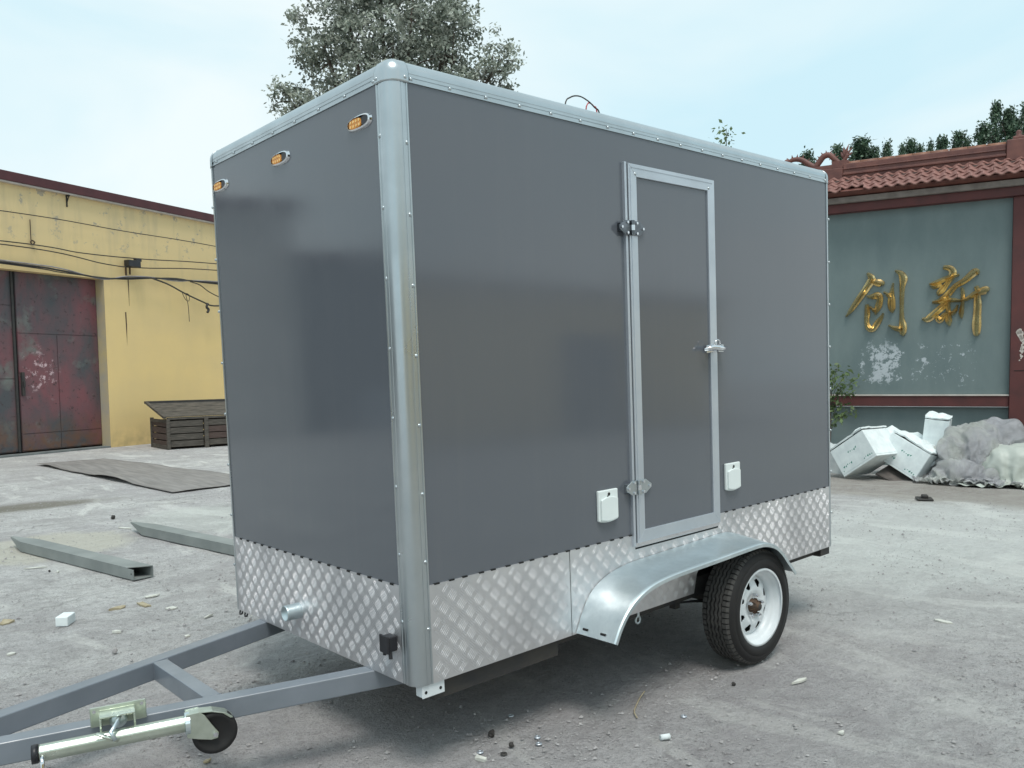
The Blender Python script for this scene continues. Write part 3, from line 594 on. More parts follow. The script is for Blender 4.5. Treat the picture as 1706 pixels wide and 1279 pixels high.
MB().tube([(-1.75, 0.818, -0.03), (-1.95, 0.818, -0.02), (-2.02, 0.818, -0.04)], [0.035, 0.045, 0.05], 14).build('ball_coupling', 'zinc', TR, 0.0)
# chassis rails, coloured dark in place of underbody shade, and running gear
for y0 in (0.06, W_ - 0.12): MB().box(0.10, L_ - 0.1, y0, y0 + 0.06, -0.0005 - 0.05, -0.0005).build('chassis_rail', 'dark_steel', TR, 0.003)
MB().box(0.10, 0.79, 0.03, 0.058, -0.085, -0.001).build('chassis_rail', 'dark_steel', TR, 0.003)
for x in (0.85, 1.5, 2.7, 3.15): MB().box(x, x + 0.05, 0.125, W_ - 0.125, -0.05, -0.001).build('chassis_cross_member', 'dark_steel', TR)
WC = Vector((2.096, -0.19, -0.112))
MB().cyl((WC.x, 0.0, WC.z), (WC.x, W_, WC.z), 0.03, 16).build('axle', 'dark_steel', TR)
for y0 in (0.12, W_ - 0.17):
    sp_ = MB()
    for k in range(4):
        l = 0.34 - 0.07 * k; sp_.tube([(WC.x - l, y0, -0.075 - 0.009 * k), (WC.x, y0, -0.135 - 0.009 * k + 0.012), (WC.x + l, y0, -0.075 - 0.009 * k)], 0.006, 6)
    sp_.box(WC.x - 0.36, WC.x - 0.32, y0 - 0.02, y0 + 0.02, -0.10, -0.04).box(WC.x + 0.32, WC.x + 0.36, y0 - 0.02, y0 + 0.02, -0.10, -0.04)
    sp_.build('leaf_spring', 'dark_steel', TR)
MB().lathe([(0.012, -0.004), (0.022, -0.004), (0.022, 0.004), (0.012, 0.004)], axis_mat((1.38, 0.06, -0.065), (0, 1, 0)), 16, True, True).box(1.372, 1.388, 0.055, 0.065, -0.046, -0.001).build('tie_ring', 'galv', TR)

# wheels
def wheel(center, sgn):
    # built with the axle along -Y (outwards) times sgn
    ax = axis_mat(center, (0, -sgn, 0))   # local Z points outwards; outer sidewall at z=0
    RO = 0.307
    wh = MB()
    wh.lathe([(0.196, 0.002), (0.206, 0.004), (0.2085, -0.002), (0.206, -0.008), (0.196, -0.012), (0.186, -0.030), (0.180, -0.038), (0.172, -0.040), (0.160, -0.058), (0.158, -0.150), (0.19, -0.168), (0.203, -0.172)], ax, 72)
    o = wh.build('wheel', 'rim', TR)
    # disc with eight windows cut out
    nA, nR = 240, 30; r0, r1 = 0.034, 0.1615; dz = lambda r_: -0.056 + 0.012 * math.exp(-((r_ - 0.085) / 0.03) ** 2) - 0.010 * max(0, (r_ - 0.14) / 0.02) + 0.004 * math.cos(r_ * 60)
    V = []; F = []
    for i in range(nA):
        t = 2 * math.pi * i / nA
        for j in range(nR + 1): r_ = r0 + (r1 - r0) * j / nR; V.append((r_ * math.cos(t), r_ * math.sin(t), dz(r_)))
    for i in range(nA):
        for j in range(nR):
            r_ = r0 + (r1 - r0) * (j + 0.5) / nR; t = 2 * math.pi * (i + 0.5) / nA
            ph = ((t / (math.pi / 4)) % 1.0 - 0.5) * math.pi / 4 * r_
            u = (r_ - 0.100) / 0.046   # 0 at inner tip .. 1 at outer edge
            if 0 < u < 1 and abs(ph) < 0.027 * min(1, (0.25 + u)) * min(1.0, (1 - u) * 5): continue
            i2 = (i + 1) % nA; F.append((i * (nR + 1) + j, i2 * (nR + 1) + j, i2 * (nR + 1) + j + 1, i * (nR + 1) + j + 1))
    dk = MB().add(V, F, True, ax).build('wheel_disc', 'rim', o)
    s_ = dk.modifiers.new('solid', 'SOLIDIFY'); s_.thickness = 0.003; s_.offset = -1
    MB().lathe([(0.02, -0.075), (0.155, -0.075), (0.155, -0.08)], ax, 48).build('brake_drum', 'black_hole', o)
    # tyre carcass: outer bead -> sidewall -> shoulder -> crown -> inner
    ty = MB().lathe([(0.2075, 0.000), (0.214, 0.008), (0.232, 0.012), (0.255, 0.010), (0.256, 0.0085), (0.259, 0.0085), (0.260, 0.009), (0.276, 0.003), (0.290, -0.006), (0.2975, -0.016), (0.2985, -0.026), (0.2985, -0.150), (0.290, -0.166), (0.26, -0.182), (0.214, -0.182), (0.2, -0.17)], ax, 96)
    ty.build('tyre', 'rubber', o)
    tr = MB(); nS = 168
    # zigzag ribs
    for yc, wd, am in ((-0.054, 0.0125, 0.0030), (-0.077, 0.0130, 0.0036), (-0.100, 0.0130, 0.0036), (-0.123, 0.0125, 0.0030)):
        V = []; F = []
        for i in range(nS):
            t = 2 * math.pi * i / nS; zz = am * (1 if (i % 4) < 2 else -1) * (1 if (i % 2) == 0 else 0.6)
            for (r_, y_) in ((0.296, yc - wd / 2 - 0.001), (RO - 0.0007, yc - wd / 2), (RO, yc), (RO - 0.0007, yc + wd / 2), (0.296, yc + wd / 2 + 0.001)):
                V.append((r_ * math.cos(t), r_ * math.sin(t), y_ + zz))
            j = (i + 1) % nS
            for q in range(4): F.append((i * 5 + q, j * 5 + q, j * 5 + q + 1, i * 5 + q + 1))
        tr.add(V, F, False, ax)
    # shoulder lugs both sides
    for k in range(64):
        t = 2 * math.pi * k / 64; dt = 2 * math.pi / 64 * 0.76
        for sgn2, ya, yb, yc in ((1, -0.0405, -0.018, -0.0075), (-1, -0.136, -0.158, -0.168)):
            P = []
            for tt in (t, t + dt):
                P += [(0.296 * math.cos(tt), 0.296 * math.sin(tt), ya), ((RO - 0.0005) * math.cos(tt), (RO - 0.0005) * math.sin(tt), ya), ((RO - 0.002) * math.cos(tt), (RO - 0.002) * math.sin(tt), yb), ((0.2935) * math.cos(tt), 0.2935 * math.sin(tt), yc), (0.284 * math.cos(tt), 0.284 * math.sin(tt), yc)]
            tr.add(P, [(0, 1, 6, 5), (1, 2, 7, 6), (2, 3, 8, 7), (3, 4, 9, 8), (4, 3, 2, 1, 0), (5, 6, 7, 8, 9)], False, ax)
    tr.build('tread', 'tread_rub', o)
    hb = MB().lathe([(0.0, -0.008), (0.018, -0.008), (0.022, -0.012), (0.024, -0.028), (0.034, -0.030), (0.036, -0.052), (0.040, -0.062)], ax, 24)
    for k in range(6): 
        t = k * math.pi / 3 + 0.3; hb.add([(0.028 * math.cos(t) * q1, 0.028 * math.sin(t) * q1, zz) for q1, zz in ((0.8, -0.02), (1.45, -0.03), (1.5, -0.048), (0.8, -0.048))], [(0, 1, 2, 3)], False, ax)
    hb.build('hub', 'rust', o)
    MB().lathe([(0.0, -0.005), (0.013, -0.005), (0.0165, -0.009), (0.0175, -0.022)], ax, 20).build('hub_cap', 'dark_steel', o)
    for k in range(5):
        t = 2 * math.pi * k / 5 + 0.2; c_, s2 = 0.058 * math.cos(t), 0.058 * math.sin(t)
        P = ax @ Vector((c_, s2, -0.050)); Q = ax @ Vector((c_, s2, -0.028)); Q2 = ax @ Vector((c_, s2, -0.020))
        MB().cyl(P, Q, 0.0105, 6).cyl(Q, Q2, 0.006, 8).build('lug_nut', 'chrome', o)
wheel(WC, 1)
wheel(Vector((WC.x, W_ + 0.19, WC.z)), -1)

# mudguards
fpts = [(0.872, 0.006), (0.905, 0.062), (0.955, 0.120), (1.02, 0.166), (1.10, 0.199), (1.19, 0.218), (1.33, 0.2295), (1.66, 0.238), (1.92, 0.246), (2.03, 0.247), (2.10, 0.238), (2.18, 0.212), (2.25, 0.163), (2.31, 0.102), (2.355, 0.058), (2.382, 0.030)]
def smooth_path(P, n=4):
    out_ = []
    for i in range(len(P) - 1):
        p0, p1, p2, p3 = P[max(i - 1, 0)], P[i], P[i + 1], P[min(i + 2, len(P) - 1)]
        for k in range(n):
            t = k / n; out_.append(tuple(0.5 * ((2 * p1[q]) + (-p0[q] + p2[q]) * t + (2 * p0[q] - 5 * p1[q] + 4 * p2[q] - p3[q]) * t * t + (-p0[q] + 3 * p1[q] - 3 * p2[q] + p3[q]) * t ** 3) for q in range(len(p1))))
    out_.append(tuple(P[-1])); return out_
fp = smooth_path(fpts, 4)
def guard(yo, yi):
    sg = 1 if yi > yo else -1; mb = MB(); V = []; F = []; n = len(fp)
    for i, (x, z) in enumerate(fp):
        d = Vector((fp[min(i + 1, n - 1)][0] - fp[max(i - 1, 0)][0], fp[min(i + 1, n - 1)][1] - fp[max(i - 1, 0)][1])).normalized(); nn = Vector((-d.y, d.x))
        lift = 0.030 * max(0.0, min(1.0, (z - 0.03) / 0.12))
        V += [(x - nn.x * 0.020, yo + sg * 0.001, z - nn.y * 0.020), (x - nn.x * 0.004, yo, z - nn.y * 0.004), (x, yo + sg * 0.006, z), (x, yo + sg * 0.02, z + lift * 0.05), (x - lift * 0.15, yi - sg * 0.001, z + lift)]
    for i in range(n - 1):
        for q in range(4): F.append((i * 5 + q, (i + 1) * 5 + q, (i + 1) * 5 + q + 1, i * 5 + q + 1))
    o = mb.add(V, F, True).build('mudguard', 'galv', TR)
    s_ = o.modifiers.new('solid', 'SOLIDIFY'); s_.thickness = 0.003; s_.offset = 0; e_ = o.modifiers.new('edge', 'EDGE_SPLIT'); e_.split_angle = R(30)
    return o
gd = guard(-0.236, -0.006); guard(W_ + 0.236, W_ + 0.006)
d_ = Vector((0.033, 0, 0.056)).normalized(); nn_ = Vector((-d_.z, 0, d_.x)); 
for yy in (-0.055, -0.160):
    c_ = Vector((0.884, 0, 0.026)) + nn_ * 0.003 + d_ * (0.002)
    MB().tube([c_ + Vector((0, yy - 0.014, 0)), c_ + Vector((0, yy + 0.014, 0))], 0.0055, 10).build('slot', 'black_hole', gd)

# jockey wheel folded along the near beam
bv = Vector((-0.9604, 0.2785, 0)); nv_ = Vector((-0.2785, -0.9604, 0)); P0 = Vector((0, 0.28, 0))
def J(s_, o_, z): return P0 + bv * s_ + nv_ * o_ + Vector((0, 0, z))
jt = MB()
prf = [(0.028 * math.cos(a_) , 0.030 * math.sin(a_)) for a_ in [R(22.5 + 45 * k) for k in range(8)]]
jm = Matrix((tuple([*bv, 0]), tuple([*nv_, 0]), (0, 0, 1, 0), (0, 0, 0, 1))).transposed(); jm.translation = P0
jt.add([(s_, 0.105 + c_[0], -0.018 + c_[1]) for s_ in (0.735, 1.195) for c_ in prf], [tuple(range(8)), tuple(range(8, 16))] + [(k, (k + 1) % 8, 8 + (k + 1) % 8, 8 + k) for k in range(8)], False, jm)
jk = jt.build('jockey_wheel_tube', 'zinc', TR, 0.006, 3)
MB().tube([J(1.195, 0.105, -0.018), J(1.215, 0.105, -0.018)], 0.031, 16).build('end_cap', 'black_plastic', jk)
MB().tube([J(0.722, 0.105, -0.018), J(0.738, 0.105, -0.018)], 0.040, 20, True, False).build('collar', 'galv', jk)
MB().tube([J(1.182, 0.120, -0.02), J(1.182, 0.150, -0.022), J(1.182, 0.158, -0.035), J(1.184, 0.160, -0.10), J(1.186, 0.16, -0.15)], 0.0075, 10).build('crank_handle', 'chrome', jk)
# clamp
cm = MB().box(0.858, 1.040, 0.001, 0.006, -0.005, 0.066, jm).build('clamp_plate', 'zinc', TR, 0.004)
MB().box(0.895, 1.010, 0.0065, 0.075, 0.045, 0.052, jm).box(0.895, 0.902, 0.0065, 0.075, -0.01, 0.0445, jm).box(1.003, 1.010, 0.0065, 0.075, -0.01, 0.0445, jm).build('clamp_box', 'zinc', cm, 0.002)
MB().lathe([(0.0, 0.012), (0.018, 0.010), (0.026, 0.004), (0.029, 0)], axis_mat(J(0.95, 0.045, 0.022), nv_), 20).build('clamp_boss', 'galv', cm)
MB().tube([J(0.945, 0.045, 0.035), J(0.955, 0.12, 0.038), J(0.975, 0.150, 0.022), J(0.962, 0.158, -0.006)], 0.0075, 10).build('clamp_lever', 'galv', cm)
MB().tube([J(0.952, 0.150, -0.010), J(0.995, 0.146, 0.01), J(1.02, 0.142, 0.024)], [0.012, 0.010, 0.008], 8, flat=((0, 0, 1), 0.5)).build('clamp_lever', 'zinc', cm)
for s_ in (0.872, 1.026):
    MB().cyl(J(s_, 0.006, 0.052), J(s_, 0.0105, 0.052), 0.006, 10).build('bolt', 'chrome', cm)
# wheel and fork
wc = J(0.640, 0.102, -0.067)
jw = MB().lathe([(0.012, -0.022), (0.062, -0.022), (0.070, -0.020), (0.078, -0.014), (0.0785, 0.014), (0.070, 0.020), (0.062, 0.022), (0.055, 0.016), (0.012, 0.016)], axis_mat(wc, nv_), 48).build('jockey_wheel', 'rubber', TR)
Jm2 = Matrix((tuple([*bv, 0]), (0, 0, 1, 0), tuple([*nv_, 0]), (0, 0, 0, 1))).transposed(); Jm2.translation = P0
for o_ in (0.127, 0.073):
    MB().prism([(0.735, 0.022), (0.735, -0.062), (0.700, -0.074), (0.655, -0.086), (0.632, -0.084), (0.628, -0.064), (0.650, -0.030), (0.672, 0.008), (0.690, 0.024)], o_, o_ + 0.004, Jm2).build('fork', 'zinc', jw, 0.002)
MB().prism([(0.735, 0.020), (0.69, 0.022), (0.645, 0.018), (0.60, 0.002), (0.575, -0.022), (0.585, -0.022), (0.61, 0.0), (0.65, 0.013), (0.69, 0.017), (0.735, 0.015)], 0.078, 0.126, Jm2).build('fork_cover', 'zinc', jw, 0.002)
MB().cyl(J(0.640, 0.131, -0.067), J(0.640, 0.141, -0.067), 0.009, 6).build('axle_bolt', 'chrome', jw)

# loose wires on the roof
MB().tube(smooth_path([(1.405, 0.5, 2.335), (1.432, 0.5, 2.570 - 0.02), (1.475, 0.5, 2.60), (1.542, 0.5, 2.618), (1.61, 0.5, 2.605), (1.66, 0.5, 2.58), (1.70, 0.5, 2.548), (1.74, 0.5, 2.335)], 5), 0.0038, 6).build('roof_wire', 'cable', TR)
MB().tube(smooth_path([(1.60, 0.52, 2.335), (1.612, 0.52, 2.55), (1.625, 0.52, 2.595), (1.645, 0.52, 2.606), (1.675, 0.52, 2.595), (1.70, 0.52, 2.565), (1.71, 0.52, 2.335)], 5), 0.0035, 6).build('roof_wire', 'red_wire', TR)

# ------------------------------------------------------------------ yellow workshop on the left
# local frame: X along the wall (away from the camera), Y away from the camera, Z up
YB = empty('workshop_building', (4.194, 18.07, 0), (0, 0, math.atan2(0.364, 0.931)))
tag(YB, 'yellow rendered workshop with peeling paint and a dark red roof edge', 'building')
GX0, GZ, RD = -4.05, 3.90, 0.29
w_ = MB().box(0.0, 13.0, 0.0, 0.3, -0.05, 5.62).box(GX0, 0.0, 0.0, 0.3, 3.87, 5.62).box(-5.2, GX0, 0.0, 0.3, -0.05, 5.62)
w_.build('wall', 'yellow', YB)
MB().box(-0.0035, -0.0005, 0.004, 0.288, -0.02, 3.868).build('reveal', 'reveal', YB)
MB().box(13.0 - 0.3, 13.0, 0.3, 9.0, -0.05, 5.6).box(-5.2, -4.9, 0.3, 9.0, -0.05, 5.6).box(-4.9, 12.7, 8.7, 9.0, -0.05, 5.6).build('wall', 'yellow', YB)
MB().box(-5.4, 13.3, -0.14, 0.0, 5.65, 5.835).build('roof_fascia', 'fascia', YB, 0.01)
MB().box(-5.4, 13.3, -0.11, 0.0, 5.615, 5.649).build('roof_trim', 'white_trim', YB)
MB().add([(-5.4, -0.14, 5.84), (13.3, -0.14, 5.84), (13.3, 4.5, 6.3), (-5.4, 4.5, 6.3), (13.3, 9.2, 5.84), (-5.4, 9.2, 5.84)], [(0, 1, 2, 3), (3, 2, 4, 5)]).build('roof', 'fascia', YB, fix=False).modifiers.new('s', 'SOLIDIFY').thickness = 0.05
b_ = MB().box(-0.862, -0.822, -0.10, 0.0, 5.585, 5.612).box(-0.855, -0.829, -0.02, -0.001, 5.36, 5.585); b_.add([(-0.85, -0.10, 5.585), (-0.834, -0.10, 5.585), (-0.834, -0.02, 5.45), (-0.85, -0.02, 5.45), (-0.85, -0.08, 5.585), (-0.834, -0.08, 5.585), (-0.834, -0.02, 5.48), (-0.85, -0.02, 5.48)], [(0, 1, 2, 3), (4, 7, 6, 5), (0, 3, 7, 4), (1, 5, 6, 2)]); b_.build('eave_bracket', 'cable', YB)
MB().box(GX0, 0.0, 0.0, 0.28, -0.03, 0.03).build('threshold', 'plinth', YB, 0.005)
# gate leaves, each with sheets that overlap
def leaf(x0, x1, label=None, sheets=()):
    lf = MB().box(x0, x1, RD, RD + 0.04, 0.06, GZ).build('gate_leaf', 'gate', YB)
    for (a, b, c, d) in sheets:
        MB().box(a, b, RD - 0.013, RD - 0.001, c, d).build('gate_sheet', 'gate', lf, 0.003)
    return lf
lf = leaf(-1.925, -0.005, None, ((-1.915, -0.02, 2.585, 3.86), (-1.915, -1.04, 0.44, 2.565), (-1.02, -0.02, 0.44, 2.565), (-1.915, -1.04, 0.08, 0.42), (-1.02, -0.02, 0.08, 0.42)))
MB().box(-1.90, -1.84, RD - 0.075, RD - 0.014, 1.25, 1.75).box(-1.89, -1.85, RD - 0.11, RD - 0.076, 1.44, 1.56).build('gate_bolt', 'dark_steel', lf, 0.005)
lf = leaf(GX0 + 0.02, -1.975, None, ((GX0 + 0.03, -1.99, 3.16, 3.86), (GX0 + 0.03, -1.99, 1.62, 3.14), (GX0 + 0.03, -1.99, 0.08, 1.60)))
MB().box(-2.03, -1.985, RD - 0.05, RD - 0.014, 0.06, 3.86).build('gate_edge', 'dark_steel', lf)
MB().box(-1.974, -1.926, RD + 0.01, RD + 0.04, 0.03, GZ).build('gate_gap', 'black_hole', YB)

def ypt(s_, o_, z): return Vector((4.194 + 0.931 * s_ - 0.364 * o_, 18.07 + 0.364 * s_ + 0.931 * o_, z))
# floodlight on the wall
fl = empty('wall_lamp', ypt(0.67, -0.05, 4.3), (0, 0, math.atan2(0.364, 0.931)))
tag(fl, 'small black lamp box with rusty stains on the yellow wall above the cables', 'lamp')
MB().box(-0.17, 0.16, -0.20, -0.02, -0.10, 0.055).build('housing', 'black_plastic', fl, 0.012)
MB().box(0.06, 0.22, -0.16, -0.06, 0.045, 0.115).build('hood', 'black_plastic', fl, 0.01)
MB().box(-0.15, -0.125, -0.06, -0.02, -0.30, -0.10).box(-0.04, -0.02, -0.06, -0.02, -0.27, -0.10).build('bracket', 'rust', fl)
st_ = MB().add([(-0.035, 0.0475, -0.30), (0.0, 0.0475, -0.30), (-0.01, 0.0475, -1.0), (-0.016, 0.0475, -1.0)], [(0, 1, 2, 3)]).add([(-0.14, 0.0475, -1.15), (-0.105, 0.0475, -1.15), (-0.10, 0.0475, -1.45), (-0.115, 0.0475, -1.95), (-0.13, 0.0475, -1.5)], [(0, 1, 2, 3, 4)]).build('rust_stain', 'rust', fl, fix=False)
# cables
def cable(name, pts, r, mat, label, grp=None, n=8):
    P = smooth_path([tuple(ypt(*p)) for p in pts], 8)
    o = MB().tube(P, r, 6).build(name, mat); tag(o, label, 'cable', grp); return o
cable('cable', [(-9, -0.10, 4.75), (-2.3, -0.10, 5.02), (0.5, -0.11, 5.02), (3.2, -0.1, 5.03), (9, -0.1, 4.9)], 0.010, 'cable', 'highest thin black cable strung across the yellow wall, under the roof edge')
cable('cable', [(-9, -0.12, 4.2), (-2.3, -0.12, 4.41), (-0.6, -0.12, 4.38), (1.0, -0.13, 4.43), (3.25, -0.12, 4.57), (9, -0.1, 4.8)], 0.012, 'cable', 'thin black cable passing just over the lamp box on the yellow wall')
cable('cable', [(-9, -0.12, 4.1), (-2.3, -0.12, 4.34), (0.0, -0.12, 4.20), (1.0, -0.13, 4.22), (3.25, -0.12, 4.40), (9, -0.1, 4.6)], 0.012, 'cable', 'thin black cable passing just behind and under the lamp box')
for dz, r_, mt, lb in ((0.0, 0.020, 'cable', 'thickest black cable of the sagging bundle over the gate'), (0.035, 0.013, 'pale_cable', 'pale grey cable lying on top of the sagging bundle over the gate'), (-0.03, 0.012, 'cable', 'black cable at the underside of the sagging bundle over the gate')):
    cable('cable', [(-9, -0.2, 4.05 + dz), (-2.4, -0.2, 3.97 + dz), (-1.2, -0.2, 3.93 + dz * 1.3), (-0.2, -0.2, 3.86 - dz * 0.6), (0.4, -0.22, 3.92 + dz), (1.1, -0.22, 3.99 + dz * 0.5), (1.9, -0.22, 4.02 - dz), (3.3, -0.2, 4.06 + dz), (9, -0.1, 4.2)], r_, mt, lb, 'bundled cables over the gate')
cable('cable', [(1.1, -0.24, 3.99), (1.6, -0.24, 3.88), (2.1, -0.24, 3.70), (2.7, -0.24, 3.52), (3.0, -0.24, 3.45), (3.6, -0.24, 3.50)], 0.020, 'cable', 'thick black cable drooping away from the bundle toward the trailer')
cable('cable', [(2.3, -0.23, 4.01), (2.6, -0.24, 3.95), (2.9, -0.24, 3.80), (3.3, -0.24, 3.68), (3.8, -0.24, 3.6)], 0.014, 'cable', 'thin black cable looping down next to the thick drooping one')
cable('cable', [(2.0, -0.26, 3.72), (2.1, -0.26, 3.55), (2.2, -0.27, 3.52), (2.22, -0.26, 3.66), (2.12, -0.26, 3.68), (2.18, -0.26, 3.4), (2.2, -0.26, 3.0)], 0.008, 'cable', 'tangled loose wire end hanging from the drooping cable on the wall')
cable('cable', [(2.82, -0.26, 3.50), (2.78, -0.26, 3.40), (2.84, -0.26, 3.34), (2.79, -0.27, 3.26)], 0.032, 'cable', 'knot of black tape hanging from the drooping cable near the trailer')
cable('cable', [(-1.72, -0.03, 4.95), (-1.72, -0.03, 4.45)], 0.009, 'rust', 'short rusty rod hanging down the yellow wall above the gate')
cable('cable', [(-1.70, -0.04, 4.52), (-1.66, -0.06, 4.48), (-1.70, -0.04, 4.43), (-1.74, -0.05, 4.48), (-1.70, -0.04, 4.52)], 0.014, 'rust', 'small rusty ring on the yellow wall above the gate')

# wooden trough by the wall
CR = empty('wooden_trough', (4.87, 16.27, 0), (0, 0, -0.03))
tag(CR, 'long weathered plank trough with a sloping lid against the yellow wall', 'trough')
tl, td, thh = 3.6, 1.15, 0.66
for k in range(4):
    MB().box(0.03, 0.78, 0.0, 0.025, 0.05 + k * 0.15, 0.178 + k * 0.15).build('plank', 'wood', CR, 0.004)
    MB().box(0.90, tl, 0.0, 0.025, 0.05 + k * 0.15, 0.178 + k * 0.15).build('plank', 'wood_red' if k in (1, 2) else 'wood', CR, 0.004)
    MB().box(0.0, 0.025, 0.06, td - 0.05, 0.05 + k * 0.15, 0.178 + k * 0.15).build('plank', 'wood_red', CR, 0.004)
    MB().box(0.0, tl, td - 0.03, td, 0.05 + k * 0.15, 0.178 + k * 0.15).build('plank', 'wood', CR, 0.004)
for x, y in ((-0.03, -0.03), (-0.03, td - 0.06), (0.80, -0.035), (2.3, -0.035)): MB().box(x, x + (0.07 if x < 0 else 0.09), y, y + 0.06, 0.0, thh + 0.02).build('post', 'wood', CR, 0.004)
MB().box(-0.025, -0.005, 0.05, td - 0.07, 0.0, 0.09).build('end_rail', 'wood', CR, 0.003); MB().box(-0.025, -0.005, 0.05, td - 0.07, 0.59, 0.66).build('end_rail', 'wood', CR, 0.003)
MB().box(0.03, tl, 0.03, td - 0.04, 0.06, 0.09).build('floor_board', 'wood', CR)
MB().beam((-0.06, -0.02, 0.71), (-0.06, td + 0.10, 1.02), 0.07, 0.05).build('lid_rail', 'wood', CR, 0.004)
for k in range(3):
    t0, t1 = k / 3 + 0.01, (k + 1) / 3 - 0.01; y0, y1 = -0.02 + t0 * (td + 0.12), -0.02 + t1 * (td + 0.12); z0, z1 = 0.715 + t0 * 0.27, 0.715 + t1 * 0.27
    MB().add([(-0.02, y0, z0), (tl, y0, z0), (tl, y1, z1), (-0.02, y1, z1), (-0.02, y0, z0 + 0.02), (tl, y0, z0 + 0.02), (tl, y1, z1 + 0.02), (-0.02, y1, z1 + 0.02)], [(0, 3, 2, 1), (4, 5, 6, 7), (0, 1, 5, 4), (1, 2, 6, 5), (2, 3, 7, 6), (3, 0, 4, 7)]).build('lid_board', 'wood', CR, 0.003)
MB().box(-0.10, tl, td + 0.09, td + 0.15, 0.995, 1.055).build('lid_rail', 'dark_steel', CR, 0.004)
MB().box(0.0, tl, -0.01, 0.06, thh + 0.0, thh + 0.05).build('top_rail', 'wood', CR, 0.004)

# flat board sheet on the ground
mb = MB(); A_, B_, C_, D_ = Vector((1.96, 14.85, 0)), Vector((3.15, 15.0, 0)), Vector((3.95, 9.25, 0)), Vector((2.33, 9.0, 0))
nu, nv = 16, 60
for j in range(nv + 1):
    for i in range(nu + 1):
        u, v_ = i / nu, j / nv; p = (A_ * (1 - u) + B_ * u) * (1 - v_) + (D_ * (1 - u) + C_ * u) * v_
        z = 0.012 + 0.05 * (1 - u) ** 3 * max(0, math.sin(v_ * 11.5 + 0.6)) * (0.4 + 0.9 * v_) + 0.012 * abs(math.sin(u * 7 + v_ * 3)) + 0.02 * mnoise.noise(Vector((u * 2, v_ * 5, 1)))
        mb.v.append((p.x + 0.02 * mnoise.noise(Vector((0, v_ * 14, 0))), p.y, max(z, 0.008)))
mb.f = [(j * (nu + 1) + i, j * (nu + 1) + i + 1, (j + 1) * (nu + 1) + i + 1, (j + 1) * (nu + 1) + i) for j in range(nv) for i in range(nu)]; mb.sm = [True] * len(mb.f)
o = mb.build('board_sheet', 'mat_sheet', fix=False); s_ = o.modifiers.new('s', 'SOLIDIFY'); s_.thickness = 0.006
tag(o, 'long warped grey board sheet lying flat on the ground before the trough', 'board')

# two tapered steel channels
def channel(end, ang, label, L=2.32, wd=0.160, h=0.086):
    E_ = empty('steel_channel', end, (0, 0, ang)); tag(E_, label, 'steel channel', 'tapered steel channels lying in the yard')
    # local X from the open end to the tip, Y across
    t = 0.006; Ls = L - 0.36
    top = MB(); top.add([(0, 0, h), (0.06, 0, h), (Ls, 0, h), (L, wd * 0.42, h), (L, wd * 0.58, h), (Ls, wd, h), (0.10, wd, h)], [(0, 1, 2, 3, 4, 5, 6)])
    o = top.build('top_face', 'channel', E_, fix=False); m_ = o.modifiers.new('s', 'SOLIDIFY'); m_.thickness = t; m_.offset = 1
    for y0, y1, f in ((0.0, wd * 0.42, 1), (wd, wd * 0.58, -1)):
        sd = MB().add([(0, y0, 0.004), (Ls, y0, 0.004), (L, y1, h - 0.006), (L, y1, h - 0.001), (Ls, y0, h - 0.001), (0, y0, h - 0.001)], [(0, 1, 4, 5), (1, 2, 3, 4)])
        q = sd.build('side_flange', 'channel', E_, fix=False); m_ = q.modifiers.new('s', 'SOLIDIFY'); m_.thickness = t; m_.offset = 0
        MB().cyl((0.03, y0 - 0.004 * f, 0.05), (0.03, y0 - 0.0035 * f, 0.05), 0.007, 10).build('bolt_hole', 'black_hole', q)
    MB().box(0.0, Ls, 0.004, wd - 0.004, 0.003, 0.008).build('bottom_plate', 'channel', E_)
d_ = Vector((-0.36, 1.80)).normalized(); an = math.atan2(d_.y, d_.x)
# side flange nearest the camera starts at the open end
channel((0.455, 4.20, 0), an, 'nearer grey steel channel, its open end facing the drawbar')
d2 = Vector((-0.30, 1.86)); channel((1.42, 4.40, 0), math.atan2(d2.y, d2.x), 'farther grey steel channel, its open end hidden by the trailer', 2.1)

# ------------------------------------------------------------------ tiled screen wall on the right
RB = empty('screen_wall', (11.987, 2.763, 0), (0, 0, math.atan2(0.942, -0.336)))
tag(RB, 'dark red screen wall with grey green panel and tiled roof at the right', 'wall')
# local X = s (away/left in the picture), local Y = toward the camera, Z up
def rpt(s_, o_, z): return Vector((11.987 - 0.336 * s_ - 0.942 * o_, 2.763 + 0.942 * s_ - 0.336 * o_, z))
MB().box(-0.965, 2.65, -0.24, 0.0, 1.14, 4.09).build('panel', 'teal', RB)
MB().box(-0.965, 2.65, -0.24, -0.06, 0.0, 0.945).build('lower_panel', 'teal', RB)
MB().box(-0.965, 2.65, -0.06, 0.055, 0.96, 1.125).build('bottom_beam', 'red_beam', RB, 0.006)
MB().box(-0.965, 2.65, 0.001, 0.075, 1.126, 1.148).build('ledge', 'white_trim', RB, 0.003)
MB().box(-3.2, 2.9, -0.28, 0.16, 4.09, 4.225).build('top_beam', 'red_beam', RB, 0.006)
MB().box(-1.45, -0.967, -0.28, 0.10, 0.0, 4.088).build('column', 'red_beam', RB, 0.008)
MB().box(2.652, 3.0, -0.28, 0.10, 0.0, 4.088).build('column', 'red_beam', RB, 0.008)
MB().box(-3.2, -1.452, -0.24, 0.0, 0.0, 4.088).build('side_wall', 'red_beam', RB)
MB().box(-3.2, 2.95, -0.34, 0.235, 4.227, 4.318).build('eave_ledge', 'ledge', RB, 0.008)
MB().box(-3.2, 2.92, -0.26, 0.16, 4.32, 4.60).build('fascia', 'brown_wall', RB)
MB().box(-1.285, -1.02, 0.101, 0.104, 1.5, 1.51).build('crack', 'black_hole', RB)
pb = MB()
